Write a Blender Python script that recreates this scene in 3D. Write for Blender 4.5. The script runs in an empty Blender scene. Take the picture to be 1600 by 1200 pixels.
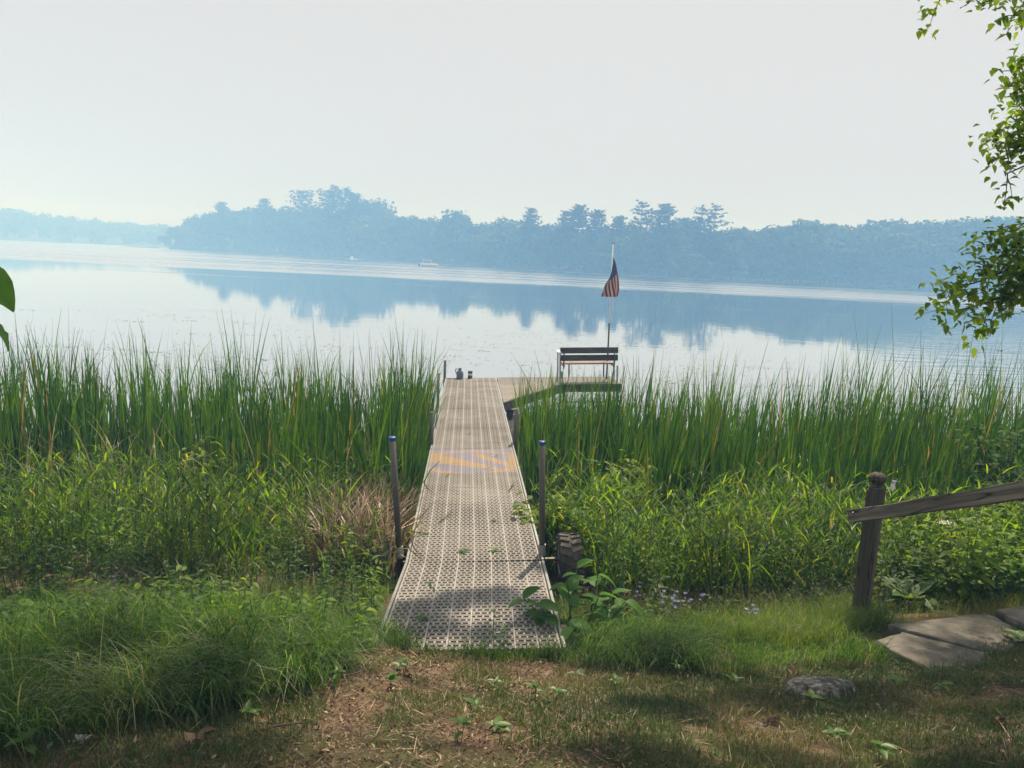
import bpy, bmesh, math, random
import numpy as np
from mathutils import Vector, Matrix

# ------------------------------------------------------------------ camera, sky, sun, exposure
SC = bpy.context.scene
COL = SC.collection
rad = math.radians

cam = bpy.data.cameras.new('camera')
cam.sensor_width = 36.0
cam.lens = 24.95
cam.clip_start = 0.05
cam.clip_end = 4000
camo = bpy.data.objects.new('camera', cam)
COL.objects.link(camo)
PITCH, ROLL, EYE = rad(9.94), rad(2.72), 3.25
_f = Vector((0, math.cos(PITCH), -math.sin(PITCH)))
_u0 = Vector((0, math.sin(PITCH), math.cos(PITCH)))
_x = Vector((1, 0, 0))
_r = math.cos(ROLL) * _x + math.sin(ROLL) * _u0
_u = -math.sin(ROLL) * _x + math.cos(ROLL) * _u0
camo.matrix_world = Matrix(((_r.x, _u.x, -_f.x, 0), (_r.y, _u.y, -_f.y, 0), (_r.z, _u.z, -_f.z, EYE), (0, 0, 0, 1)))
SC.camera = camo

SUN_EL, SUN_AZ = rad(59), rad(14)          # azimuth clockwise from +Y (the way the camera looks)
SUND = Vector((math.sin(SUN_AZ) * math.cos(SUN_EL), math.cos(SUN_AZ) * math.cos(SUN_EL), math.sin(SUN_EL)))
world = bpy.data.worlds.new('World')
SC.world = world
world.use_nodes = True
wn, wl = world.node_tree.nodes, world.node_tree.links
wn.clear()
w_out = wn.new('ShaderNodeOutputWorld')
w_sky = wn.new('ShaderNodeTexSky')
w_sky.sky_type = 'NISHITA'
w_sky.sun_disc = False
w_sky.sun_elevation = SUN_EL
w_sky.sun_rotation = SUN_AZ
w_sky.dust_density = 6.0
w_sky.air_density = 1.0
w_hs = wn.new('ShaderNodeHueSaturation')
w_hs.inputs['Saturation'].default_value = 0.25
w_b1 = wn.new('ShaderNodeBackground')
w_b1.inputs['Strength'].default_value = 0.05
w_b2 = wn.new('ShaderNodeBackground')      # the even smoke veil in front of the blue
w_b2.inputs['Color'].default_value = (0.500, 0.490, 0.486, 1)
w_b2.inputs['Strength'].default_value = 1.0
w_mx = wn.new('ShaderNodeMixShader')
w_mx.inputs[0].default_value = 0.86
wl.new(w_sky.outputs[0], w_hs.inputs['Color'])
wl.new(w_hs.outputs[0], w_b1.inputs['Color'])
wl.new(w_b1.outputs[0], w_mx.inputs[1])
wl.new(w_b2.outputs[0], w_mx.inputs[2])
wl.new(w_mx.outputs[0], w_out.inputs['Surface'])

sl = bpy.data.lights.new('sun', 'SUN')
sl.energy = 5.0
sl.angle = rad(0.8)
sl.color = (1.0, 0.91, 0.79)
slo = bpy.data.objects.new('sun', sl)
COL.objects.link(slo)
slo.rotation_euler = SUND.to_track_quat('Z', 'Y').to_euler()

SC.view_settings.view_transform = 'Standard'
SC.view_settings.look = 'None'
SC.view_settings.exposure = 0.65
SC.view_settings.gamma = 1.0
SC.view_settings.use_curve_mapping = False
cy = SC.cycles
cy.use_denoising = True
cy.max_bounces = 7
cy.diffuse_bounces = 3
cy.glossy_bounces = 3
cy.transmission_bounces = 5
cy.transparent_max_bounces = 6
cy.volume_bounces = 1
cy.sample_clamp_indirect = 6.0

RNG = np.random.default_rng(11)
random.seed(5)

# ------------------------------------------------------------------ helpers
def tag(o, label=None, cat=None, group=None, kind=None):
    if label: o['label'] = label
    if cat: o['category'] = cat
    if group: o['group'] = group
    if kind: o['kind'] = kind
    return o

def empty(name, loc=(0, 0, 0), label=None, cat=None, group=None):
    o = bpy.data.objects.new(name, None)
    o.empty_display_size = 0.1
    COL.objects.link(o)
    o.location = loc
    return tag(o, label, cat, group)

def new_mesh(name, V, F, rnd=None, smooth=False, midx=None, uv=None):
    """V (N,3); F a list of integer arrays (M,k)"""
    if not isinstance(F, (list, tuple)): F = [F]
    F = [np.asarray(f, dtype=np.int32) for f in F if len(f)]
    me = bpy.data.meshes.new(name)
    V = np.asarray(V, dtype=np.float32)
    me.vertices.add(len(V))
    me.vertices.foreach_set('co', V.ravel())
    loops = np.concatenate([f.ravel() for f in F])
    tot = np.concatenate([np.full(len(f), f.shape[1], dtype=np.int32) for f in F])
    start = np.concatenate([[0], np.cumsum(tot)[:-1]]).astype(np.int32)
    me.loops.add(len(loops))
    me.loops.foreach_set('vertex_index', loops)
    me.polygons.add(len(tot))
    me.polygons.foreach_set('loop_start', start)
    me.polygons.foreach_set('loop_total', tot)
    if midx is not None:
        me.polygons.foreach_set('material_index', np.asarray(midx, dtype=np.int32))
    me.update(calc_edges=True)
    if smooth:
        me.polygons.foreach_set('use_smooth', np.ones(len(tot), dtype=bool))
    if rnd is not None:
        a = me.attributes.new('rnd', 'FLOAT', 'POINT')
        a.data.foreach_set('value', np.asarray(rnd, dtype=np.float32))
    if uv is not None:
        l = me.uv_layers.new(name='flag')
        l.data.foreach_set('uv', np.asarray(uv, dtype=np.float32)[loops].ravel())
    me.validate()
    return me

def link(name, me, mats, parent=None, loc=None, M=None):
    o = bpy.data.objects.new(name, me)
    COL.objects.link(o)
    if mats is not None and len(me.materials) == 0:
        for m in (mats if isinstance(mats, (list, tuple)) else [mats]):
            me.materials.append(m)
    if parent is not None: o.parent = parent
    if M is not None: o.matrix_local = M
    elif loc is not None: o.location = loc
    return o

def frame(o, x, y, z):
    """matrix from origin and three axes"""
    return Matrix(((x[0], y[0], z[0], o[0]), (x[1], y[1], z[1], o[1]), (x[2], y[2], z[2], o[2]), (0, 0, 0, 1)))

class MB:
    """collects boxes, tubes, lathes and prisms into one mesh"""
    def __init__(s): s.V, s.F, s.mi, s.cur = [], [], [], 0
    def add(s, vs, fs):
        b = len(s.V)
        s.V += [tuple(v) for v in vs]
        for f in fs:
            s.F.append(tuple(b + i for i in f)); s.mi.append(s.cur)
    def box(s, c, d, M=None):
        x, y, z = d[0] / 2, d[1] / 2, d[2] / 2
        vs = [Vector((sx * x, sy * y, sz * z)) for sz in (-1, 1) for sy in (-1, 1) for sx in (-1, 1)]
        vs = [(M @ v if M else v) + Vector(c) for v in vs]
        s.add(vs, [(0, 2, 3, 1), (4, 5, 7, 6), (0, 1, 5, 4), (2, 6, 7, 3), (0, 4, 6, 2), (1, 3, 7, 5)])
    def cbox(s, c, d, b=.004, M=None):
        """box with chamfered edges"""
        bm = bmesh.new()
        bmesh.ops.create_cube(bm, size=1)
        for v in bm.verts: v.co = Vector((v.co.x * d[0], v.co.y * d[1], v.co.z * d[2]))
        bmesh.ops.bevel(bm, geom=bm.edges[:], offset=b, segments=1, affect='EDGES')
        bm.verts.index_update()
        s.add([(M @ v.co if M else v.co) + Vector(c) for v in bm.verts], [tuple(v.index for v in f.verts) for f in bm.faces])
        bm.free()
    def tube(s, pts, r, n=8, cap=True):
        pts = [Vector(p) for p in pts]
        if not isinstance(r, (list, tuple)): r = [r] * len(pts)
        vs, fs = [], []
        ref = None
        for i, p in enumerate(pts):
            d = (pts[min(i + 1, len(pts) - 1)] - pts[max(i - 1, 0)]).normalized()
            if ref is None: ref = d.orthogonal().normalized()
            a = (ref - d * ref.dot(d)).normalized(); ref = a
            b = d.cross(a)
            for k in range(n):
                t = 2 * math.pi * k / n
                vs.append(p + (a * math.cos(t) + b * math.sin(t)) * r[i])
        for i in range(len(pts) - 1):
            for k in range(n):
                k2 = (k + 1) % n
                fs.append((i * n + k, i * n + k2, (i + 1) * n + k2, (i + 1) * n + k))
        if cap:
            fs.append(tuple(reversed(range(n)))); fs.append(tuple((len(pts) - 1) * n + k for k in range(n)))
        s.add(vs, fs)
    def lathe(s, prof, n=16, M=None):
        """profile (radius, height) turned about local Z"""
        vs, fs = [], []
        for (r, z) in prof:
            for k in range(n):
                t = 2 * math.pi * k / n
                v = Vector((r * math.cos(t), r * math.sin(t), z))
                vs.append(M @ v if M else v)
        for i in range(len(prof) - 1):
            for k in range(n):
                k2 = (k + 1) % n
                fs.append((i * n + k, i * n + k2, (i + 1) * n + k2, (i + 1) * n + k))
        fs.append(tuple(reversed(range(n)))); fs.append(tuple((len(prof) - 1) * n + k for k in range(n)))
        s.add(vs, fs)
    def prism(s, poly, z0, z1):
        n = len(poly)
        vs = [(p[0], p[1], z0) for p in poly] + [(p[0], p[1], z1) for p in poly]
        fs = [tuple(reversed(range(n))), tuple(range(n, 2 * n))] + [(i, (i + 1) % n, n + (i + 1) % n, n + i) for i in range(n)]
        s.add(vs, fs)
    def mesh(s, name, smooth=False):
        me = bpy.data.meshes.new(name)
        me.from_pydata([tuple(v) for v in s.V], [], s.F)
        me.polygons.foreach_set('material_index', np.array(s.mi, dtype=np.int32))
        if smooth: me.polygons.foreach_set('use_smooth', np.ones(len(s.F), dtype=bool))
        me.update()
        return me
    def build(s, name, mats, parent=None, M=None, smooth=False):
        return link(name, s.mesh(name, smooth), mats, parent, M=M)

# ------------------------------------------------------------------ materials
def newmat(name):
    m = bpy.data.materials.new(name)
    m.use_nodes = True
    n, l = m.node_tree.nodes, m.node_tree.links
    n.clear()
    out = n.new('ShaderNodeOutputMaterial')
    return m, n, l, out

def ramp(n, stops):
    r = n.new('ShaderNodeValToRGB')
    e = r.color_ramp.elements
    while len(e) < len(stops): e.new(0.5)
    for i, (p, c) in enumerate(stops):
        e[i].position = p
        e[i].color = (c[0], c[1], c[2], 1)
    return r

def leafmat(name, stops, tr=.4, trcol=(1.25, 1.35, .55), rough=.42, spec=.38):
    m, n, l, out = newmat(name)
    at = n.new('ShaderNodeAttribute'); at.attribute_name = 'rnd'
    r = ramp(n, stops)
    l.new(at.outputs['Fac'], r.inputs[0])
    geo = n.new('ShaderNodeNewGeometry')
    nz = n.new('ShaderNodeTexNoise'); nz.inputs['Scale'].default_value = 1.3; nz.inputs['Detail'].default_value = 2
    l.new(geo.outputs['Position'], nz.inputs['Vector'])
    mr = n.new('ShaderNodeMapRange'); mr.inputs[1].default_value = .3; mr.inputs[2].default_value = .7
    mr.inputs[3].default_value = .75; mr.inputs[4].default_value = 1.25
    l.new(nz.outputs['Fac'], mr.inputs[0])
    mul = n.new('ShaderNodeVectorMath'); mul.operation = 'SCALE'
    l.new(r.outputs[0], mul.inputs[0]); l.new(mr.outputs[0], mul.inputs['Scale'])
    p = n.new('ShaderNodeBsdfPrincipled')
    p.inputs['Roughness'].default_value = rough
    p.inputs['Specular IOR Level'].default_value = spec
    l.new(mul.outputs[0], p.inputs['Base Color'])
    t = n.new('ShaderNodeBsdfTranslucent')
    m2 = n.new('ShaderNodeVectorMath'); m2.operation = 'MULTIPLY'
    m2.inputs[1].default_value = trcol
    l.new(mul.outputs[0], m2.inputs[0]); l.new(m2.outputs[0], t.inputs['Color'])
    mx = n.new('ShaderNodeMixShader'); mx.inputs[0].default_value = tr
    l.new(p.outputs[0], mx.inputs[1]); l.new(t.outputs[0], mx.inputs[2])
    l.new(mx.outputs[0], out.inputs['Surface'])
    return m

def surfmat(name, stops, scale=8.0, stretch=(1, 1, 1), rough=.7, bump=.3, bumpd=.004, metal=0.0, spec=.3, detail=6, coord='Object', fine=None, crack=None):
    m, n, l, out = newmat(name)
    tc = n.new('ShaderNodeTexCoord')
    mp = n.new('ShaderNodeMapping'); mp.inputs['Scale'].default_value = stretch
    if coord == 'Position':
        gp_ = n.new('ShaderNodeNewGeometry'); l.new(gp_.outputs['Position'], mp.inputs['Vector'])
    else:
        l.new(tc.outputs[coord], mp.inputs['Vector'])
    nz = n.new('ShaderNodeTexNoise'); nz.inputs['Scale'].default_value = scale; nz.inputs['Detail'].default_value = detail
    nz.inputs['Roughness'].default_value = .65
    l.new(mp.outputs[0], nz.inputs['Vector'])
    r = ramp(n, stops)
    l.new(nz.outputs['Fac'], r.inputs[0])
    p = n.new('ShaderNodeBsdfPrincipled')
    p.inputs['Roughness'].default_value = rough
    p.inputs['Metallic'].default_value = metal
    p.inputs['Specular IOR Level'].default_value = spec
    if crack:
        mp2 = n.new('ShaderNodeMapping'); mp2.inputs['Scale'].default_value = crack
        l.new(tc.outputs['Object'], mp2.inputs['Vector'])
        cn = n.new('ShaderNodeTexNoise'); cn.inputs['Scale'].default_value = 9; cn.inputs['Detail'].default_value = 3
        l.new(mp2.outputs[0], cn.inputs['Vector'])
        cr = ramp(n, [(.470, (1, 1, 1)), (.488, (.22, .2, .18)), (.500, (.22, .2, .18)), (.518, (1, 1, 1))]); l.new(cn.outputs['Fac'], cr.inputs[0])
        mm = n.new('ShaderNodeMix'); mm.data_type = 'RGBA'; mm.blend_type = 'MULTIPLY'; mm.inputs[0].default_value = 1
        l.new(r.outputs[0], mm.inputs[6]); l.new(cr.outputs[0], mm.inputs[7])
        l.new(mm.outputs[2], p.inputs['Base Color'])
    else:
        l.new(r.outputs[0], p.inputs['Base Color'])
    if bump:
        b = n.new('ShaderNodeBump'); b.inputs['Strength'].default_value = bump; b.inputs['Distance'].default_value = bumpd
        h = nz
        if fine:
            h = n.new('ShaderNodeTexNoise'); h.inputs['Scale'].default_value = fine; h.inputs['Detail'].default_value = 4
            l.new(mp.outputs[0], h.inputs['Vector'])
        l.new(h.outputs['Fac'], b.inputs['Height'])
        l.new(b.outputs[0], p.inputs['Normal'])
    l.new(p.outputs[0], out.inputs['Surface'])
    return m

M = {}
M['cattail'] = leafmat('cattail_green', [(0, (.009, .036, .007)), (.45, (.026, .078, .009)), (.86, (.062, .126, .013)), (.93, (.12, .105, .045)), (1, (.17, .13, .07))], tr=.40, trcol=(2.3, 2.1, .4), spec=.3)
M['tallgrass'] = leafmat('tall_grass_green', [(0, (.014, .046, .005)), (.45, (.056, .126, .009)), (.90, (.140, .228, .017)), (1, (.17, .14, .06))], tr=.5, trcol=(2.5, 2.2, .4), spec=.24)
M['forb'] = leafmat('forb_green', [(0, (.010, .036, .005)), (.6, (.038, .094, .009)), (1, (.105, .180, .015))], tr=.5, trcol=(2.3, 2.2, .4), rough=.5, spec=.22)
M['fescue'] = leafmat('fine_grass_green', [(0, (.016, .052, .008)), (.55, (.052, .120, .014)), (.85, (.105, .180, .032)), (1, (.26, .26, .17))], tr=.34, trcol=(2.0, 2.05, .75), spec=.24)
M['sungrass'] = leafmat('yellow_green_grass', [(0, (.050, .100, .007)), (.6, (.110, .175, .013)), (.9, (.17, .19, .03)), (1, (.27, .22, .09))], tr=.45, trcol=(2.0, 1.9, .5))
M['lawn'] = leafmat('lawn_green', [(0, (.030, .066, .009)), (.45, (.070, .105, .016)), (.72, (.17, .145, .05)), (1, (.38, .30, .16))], tr=.3)
M['straw'] = leafmat('dead_reed_straw', [(0, (.045, .028, .015)), (.35, (.12, .08, .045)), (.7, (.28, .21, .125)), (1, (.44, .36, .24))], tr=.2, trcol=(1, .95, .8))
M['birchleaf'] = leafmat('birch_leaf', [(0, (.034, .076, .007)), (.5, (.080, .145, .010)), (1, (.16, .22, .018))], tr=.58, rough=.4, trcol=(2.2, 2.1, .5))
M['brightleaf'] = leafmat('bright_sapling_leaf', [(0, (.034, .085, .008)), (.6, (.105, .190, .014)), (1, (.19, .27, .02))], tr=.54, trcol=(2.2, 2.0, .5), rough=.5, spec=.2)
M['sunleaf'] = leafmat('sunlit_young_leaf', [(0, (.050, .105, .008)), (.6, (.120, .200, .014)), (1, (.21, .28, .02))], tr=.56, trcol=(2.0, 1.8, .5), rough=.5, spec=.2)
M['broadleaf'] = leafmat('broad_weed_leaf', [(0, (.035, .10, .018)), (.6, (.07, .155, .025)), (1, (.09, .17, .03))], tr=.48, rough=.5, spec=.2, trcol=(1.8, 1.9, .5))
M['hosta'] = leafmat('hosta_leaf', [(0, (.05, .11, .035)), (.7, (.09, .16, .05)), (.95, (.26, .32, .16))], tr=.4, rough=.55, spec=.2)
M['weed'] = leafmat('weed_leaf', [(0, (.045, .11, .014)), (.6, (.08, .155, .02)), (1, (.15, .21, .03))], tr=.45)
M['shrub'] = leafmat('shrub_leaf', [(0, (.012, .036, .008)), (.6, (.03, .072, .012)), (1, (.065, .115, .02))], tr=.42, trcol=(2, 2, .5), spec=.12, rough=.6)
M['litter'] = leafmat('leaf_litter', [(0, (.055, .033, .019)), (.5, (.135, .088, .050)), (.85, (.24, .165, .10)), (1, (.40, .31, .20))], tr=.15, trcol=(1.1, .9, .6), rough=.7)
M['floater'] = leafmat('floating_weed', [(0, (.05, .05, .025)), (1, (.15, .15, .075))], tr=0)
M['petal'] = leafmat('bellflower_petal', [(0, (.20, .19, .40)), (1, (.36, .34, .60))], tr=.4, trcol=(1, 1, 1.1))
M['whitepetal'] = leafmat('white_petal', [(0, (.42, .42, .36)), (1, (.66, .66, .58))], tr=.3, trcol=(1, 1, 1))
M['stem'] = surfmat('green_stem', [(0, (.05, .09, .03)), (1, (.10, .13, .05))], 20, bump=0)
M['bark'] = surfmat('birch_bark', [(.3, (.09, .07, .055)), (.55, (.30, .27, .23)), (.8, (.52, .50, .46))], 5, (1, 1, .35), rough=.85, bump=.6, bumpd=.01)
M['twig'] = surfmat('dark_twig', [(0, (.035, .025, .018)), (1, (.075, .055, .04))], 30, bump=0)
M['deck'] = surfmat('deck_plastic_tan', [(.32, (.085, .077, .066)), (.5, (.146, .133, .115)), (.68, (.212, .198, .175))], 1.3, rough=.62, bump=.25, bumpd=.0006, fine=240, coord='Position', detail=9)
M['rib'] = surfmat('deck_rib_pale', [(.3, (.225, .210, .187)), (.7, (.325, .310, .285))], 3, coord='Position', rough=.55, bump=0)
M['alu'] = surfmat('weathered_aluminium', [(.2, (.20, .20, .195)), (.8, (.38, .38, .37))], 9, rough=.45, metal=.6, bump=.1, bumpd=.001)
M['pipe'] = surfmat('dark_galvanised_pipe', [(.25, (.05, .046, .04)), (.6, (.095, .088, .077)), (.9, (.17, .16, .14))], 6, (1, 1, .15), rough=.5, metal=.35, bump=.25, bumpd=.001, fine=40)
M['bluecap'] = surfmat('blue_plastic_cap', [(.2, (.015, .055, .17)), (.8, (.035, .10, .27))], 20, rough=.4, bump=0)
M['fascia'] = surfmat('dark_brown_timber', [(.2, (.022, .017, .014)), (.6, (.045, .036, .03)), (.9, (.085, .07, .06))], 6, (.25, 1, 1), rough=.75, bump=.4, bumpd=.003)
M['tanboard'] = surfmat('pale_deck_board', [(.2, (.12, .11, .092)), (.8, (.20, .185, .16))], 5, (.2, 1, 1), rough=.7, bump=.3, bumpd=.002)
M['bench_dark'] = surfmat('bench_back_board', [(.3, (.030, .026, .022)), (.5, (.055, .047, .040)), (.7, (.10, .088, .076))], 7, (.2, 1, 1), rough=.7, bump=.35, bumpd=.002)
M['bench_seat'] = surfmat('bench_seat_orange_wood', [(.3, (.16, .095, .052)), (.7, (.29, .185, .11))], 7, (.2, 1, 1), rough=.6, bump=.3, bumpd=.002)
M['white'] = surfmat('white_paint', [(.2, (.68, .68, .66)), (.8, (.82, .82, .80))], 12, rough=.5, bump=0)
M['offwhite'] = surfmat('chalky_white_plastic', [(.2, (.55, .56, .53)), (.8, (.74, .75, .72))], 30, rough=.5, bump=.1)
M['rubber'] = surfmat('weathered_tyre_rubber', [(.3, (.032, .029, .026)), (.5, (.075, .067, .058)), (.7, (.16, .14, .118))], 9, rough=.8, bump=.3, bumpd=.003)
M['rimmetal'] = surfmat('pale_wheel_rim', [(.2, (.30, .30, .29)), (.8, (.55, .55, .53))], 9, rough=.5, metal=.3, bump=0)
M['wood_x'] = surfmat('weathered_rail_wood', [(.36, (.05, .043, .034)), (.5, (.125, .11, .088)), (.64, (.23, .205, .165))], 14, (.05, 1.1, 1.1), rough=.85, bump=1.0, bumpd=.006, detail=9, crack=(.10, 1.6, 1.6))
M['wood_z'] = surfmat('weathered_post_wood', [(.34, (.035, .030, .022)), (.5, (.075, .065, .048)), (.68, (.13, .115, .088))], 14, (.9, .9, .05), rough=.85, bump=1.0, bumpd=.006, detail=9, crack=(1.6, 1.6, .10))
M['bolt'] = surfmat('grey_bolt', [(0, (.12, .12, .12)), (1, (.25, .25, .25))], 30, rough=.4, metal=.7, bump=0)
M['flagstone'] = surfmat('brown_grey_flagstone', [(.30, (.045, .046, .026)), (.42, (.080, .074, .056)), (.55, (.125, .112, .094)), (.72, (.20, .185, .158))], 5.5, rough=.92, bump=1.0, bumpd=.012, detail=12)
M['rock'] = surfmat('speckled_grey_rock', [(.36, (.024, .023, .020)), (.5, (.088, .084, .074)), (.58, (.16, .152, .135)), (.68, (.40, .385, .34))], 30, rough=.9, bump=1.0, bumpd=.012, detail=8)
M['jug'] = surfmat('blue_grey_jug_plastic', [(.2, (.085, .11, .14)), (.8, (.15, .185, .225))], 9, rough=.5, bump=.1)
M['can'] = surfmat('brown_can', [(.2, (.07, .055, .045)), (.8, (.13, .105, .085))], 9, rough=.5, bump=0)
M['lichen'] = surfmat('mossy_short_post', [(.2, (.10, .11, .055)), (.8, (.22, .21, .13))], 9, rough=.9, bump=.4)
M['greenbox'] = surfmat('faded_green_tin', [(.2, (.12, .17, .11)), (.8, (.2, .26, .17))], 9, rough=.6, bump=0)
M['treebark'] = surfmat('far_tree_bark', [(.2, (.05, .04, .032)), (.8, (.11, .095, .08))], 3, rough=.9, bump=0)
M['pontoon'] = surfmat('pontoon_grey', [(.2, (.28, .28, .29)), (.8, (.42, .42, .43))], 3, rough=.4, bump=0)

def treemat(name, stops):
    m, n, l, out = newmat(name)
    oi = n.new('ShaderNodeObjectInfo'); at = n.new('ShaderNodeAttribute'); at.attribute_name = 'rnd'
    a = n.new('ShaderNodeMath'); a.operation = 'MULTIPLY_ADD'; a.inputs[1].default_value = .3
    b = n.new('ShaderNodeMath'); b.operation = 'MULTIPLY'; b.inputs[1].default_value = .7
    l.new(oi.outputs['Random'], b.inputs[0]); l.new(at.outputs['Fac'], a.inputs[0]); l.new(b.outputs[0], a.inputs[2])
    r = ramp(n, stops); l.new(a.outputs[0], r.inputs[0])
    p = n.new('ShaderNodeBsdfPrincipled'); p.inputs['Roughness'].default_value = .7; p.inputs['Specular IOR Level'].default_value = .15
    l.new(r.outputs[0], p.inputs['Base Color'])
    t = n.new('ShaderNodeBsdfTranslucent'); l.new(r.outputs[0], t.inputs['Color'])
    mx = n.new('ShaderNodeMixShader'); mx.inputs[0].default_value = .25
    l.new(p.outputs[0], mx.inputs[1]); l.new(t.outputs[0], mx.inputs[2]); l.new(mx.outputs[0], out.inputs['Surface'])
    return m
M['fardec'] = treemat('far_broadleaf_green', [(.15, (.018, .042, .014)), (.5, (.036, .072, .020)), (.75, (.07, .12, .026)), (.92, (.12, .17, .04))])
M['farpine'] = treemat('far_pine_green', [(.1, (.012, .03, .014)), (.6, (.022, .048, .02)), (.9, (.035, .065, .026))])

# painted deck panels: lilac ground with orange swooshes worn by feet
def paint_mat(name, base):
    m, n, l, out = newmat(name)
    geo = n.new('ShaderNodeNewGeometry')
    sep = n.new('ShaderNodeSeparateXYZ')
    mp = n.new('ShaderNodeMapping'); mp.vector_type = 'POINT'
    mp.inputs['Location'].default_value = (.475, -9.10, 0)
    l.new(geo.outputs['Position'], mp.inputs['Vector']); l.new(mp.outputs[0], sep.inputs[0])
    def mth(op, a, b=None, c=None):
        x = n.new('ShaderNodeMath'); x.operation = op
        for i, q in enumerate((a, b, c)):
            if q is None: continue
            if isinstance(q, (int, float)): x.inputs[i].default_value = q
            else: l.new(q, x.inputs[i])
        return x.outputs[0]
    nz = n.new('ShaderNodeTexNoise'); nz.inputs['Scale'].default_value = 9; nz.inputs['Detail'].default_value = 5
    l.new(geo.outputs['Position'], nz.inputs['Vector'])
    X, Y = sep.outputs[0], mth('MULTIPLY_ADD', nz.outputs['Fac'], .12, mth('ADD', sep.outputs[1], -.06))
    # swoosh one: from the left edge sweeping down to the right; swoosh two mirrors it at the right
    c1 = mth('ADD', mth('MULTIPLY', X, -.62), -.16)
    d1 = mth('ABSOLUTE', mth('SUBTRACT', Y, c1))
    w1 = mth('MULTIPLY_ADD', X, -.22, .13)
    s1 = mth('LESS_THAN', d1, w1)
    c2 = mth('ADD', mth('MULTIPLY', mth('SUBTRACT', X, .22), -1.1), .12)
    d2 = mth('ABSOLUTE', mth('SUBTRACT', Y, c2)); s2 = mth('MULTIPLY', mth('LESS_THAN', d2, .11), mth('GREATER_THAN', X, .02))
    c3 = mth('ADD', mth('MULTIPLY', mth('MULTIPLY', X, X), .9), -.62)
    s3 = mth('LESS_THAN', mth('ABSOLUTE', mth('SUBTRACT', Y, c3)), .06)
    c4 = mth('ADD', mth('MULTIPLY', mth('MULTIPLY', X, X), -.5), .52)
    s4 = mth('LESS_THAN', mth('ABSOLUTE', mth('SUBTRACT', Y, c4)), .045)
    s5 = mth('MULTIPLY', mth('GREATER_THAN', X, .47), mth('LESS_THAN', mth('ABSOLUTE', mth('ADD', Y, -.02)), .3))
    org = mth('MINIMUM', mth('ADD', mth('ADD', mth('ADD', s1, s2), mth('ADD', s3, s4)), s5), 1.0)
    inside = mth('LESS_THAN', mth('ABSOLUTE', Y), .66)
    n2 = n.new('ShaderNodeTexNoise'); n2.inputs['Scale'].default_value = 30; n2.inputs['Detail'].default_value = 4
    l.new(geo.outputs['Position'], n2.inputs['Vector'])
    wear = n.new('ShaderNodeMapRange'); wear.inputs[1].default_value = .35; wear.inputs[2].default_value = .65; wear.inputs[3].default_value = .22; wear.inputs[4].default_value = .80
    l.new(n2.outputs['Fac'], wear.inputs[0])
    mixc = n.new('ShaderNodeMix'); mixc.data_type = 'RGBA'
    mixc.inputs[6].default_value = (.125, .125, .25, 1); mixc.inputs[7].default_value = (.32, .175, .025, 1)
    l.new(org, mixc.inputs[0])
    mix2 = n.new('ShaderNodeMix'); mix2.data_type = 'RGBA'
    mix2.inputs[6].default_value = base
    l.new(mth('MULTIPLY', inside, wear.outputs[0]), mix2.inputs[0]); l.new(mixc.outputs[2], mix2.inputs[7])
    p = n.new('ShaderNodeBsdfPrincipled'); p.inputs['Roughness'].default_value = .6
    l.new(mix2.outputs[2], p.inputs['Base Color']); l.new(p.outputs[0], out.inputs['Surface'])
    return m
M['paint'] = paint_mat('painted_deck', (.20, .172, .138, 1))
M['paintrib'] = paint_mat('painted_deck_rib', (.32, .295, .255, 1))

# ------------------------------------------------------------------ terrain function
def g(x, y):
    x = np.asarray(x, float); y = np.asarray(y, float)
    z = np.interp(y, [-40, -6, 0, 1.5, 2.2, 3.0, 3.7, 4.0, 4.4, 5.2, 6.2, 7.0, 8.0, 10, 14, 30, 60],
                  [4.0, 2.1, 1.72, 1.60, 1.49, 1.21, .95, .86, .75, .55, .22, .06, -.08, -.30, -.70, -2.0, -3.5])
    z = z + .13 * np.clip(x - 1.4, 0, 3.2) * np.clip((8.0 - y) / 3, 0, 1)
    z = z + .16 * np.exp(-((x + 1.9) / .9) ** 2 - ((y - 3.55) / .55) ** 2)
    z = z + .02 * np.sin(x * 2.3 + 1.1) * np.sin(y * 2.9 + .4) + .008 * np.sin(x * 7.1) * np.sin(y * 8.3 + 1)
    return z
def gz(x, y): return float(g(x, y))

_NG = np.random.default_rng(77).random((64, 64))
def vnoise(x, y, s):
    x = np.asarray(x) / s + 100.3; y = np.asarray(y) / s + 57.1
    xi = np.floor(x).astype(int); yi = np.floor(y).astype(int)
    fx = x - xi; fy = y - yi
    fx = fx * fx * (3 - 2 * fx); fy = fy * fy * (3 - 2 * fy)
    a = _NG[xi % 64, yi % 64]; b = _NG[(xi + 1) % 64, yi % 64]; c = _NG[xi % 64, (yi + 1) % 64]; d = _NG[(xi + 1) % 64, (yi + 1) % 64]
    return (a * (1 - fx) + b * fx) * (1 - fy) + (c * (1 - fx) + d * fx) * fy

def dock_x(y): return -.165 - .0675 * (np.asarray(y) - 4.0)      # the dock's centre line
def off_dock(x, y, m=.68):
    tyre_r = (x > .36) & (x < .84) & (y > 4.75) & (y < 6.45)
    return ~tyre_r & ( (np.abs(x - dock_x(y)) > m) | (y < 3.93))

# ------------------------------------------------------------------ ground
def grid_mesh(name, xs, ys, zf, smooth=True):
    X, Y = np.meshgrid(xs, ys, indexing='ij')
    V = np.stack([X.ravel(), Y.ravel(), zf(X, Y).ravel()], 1)
    nx, ny = len(xs), len(ys)
    i, j = np.meshgrid(np.arange(nx - 1), np.arange(ny - 1), indexing='ij')
    a = (i * ny + j).ravel()
    return new_mesh(name, V, np.stack([a, a + ny, a + ny + 1, a + 1], 1), smooth=smooth)

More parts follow.
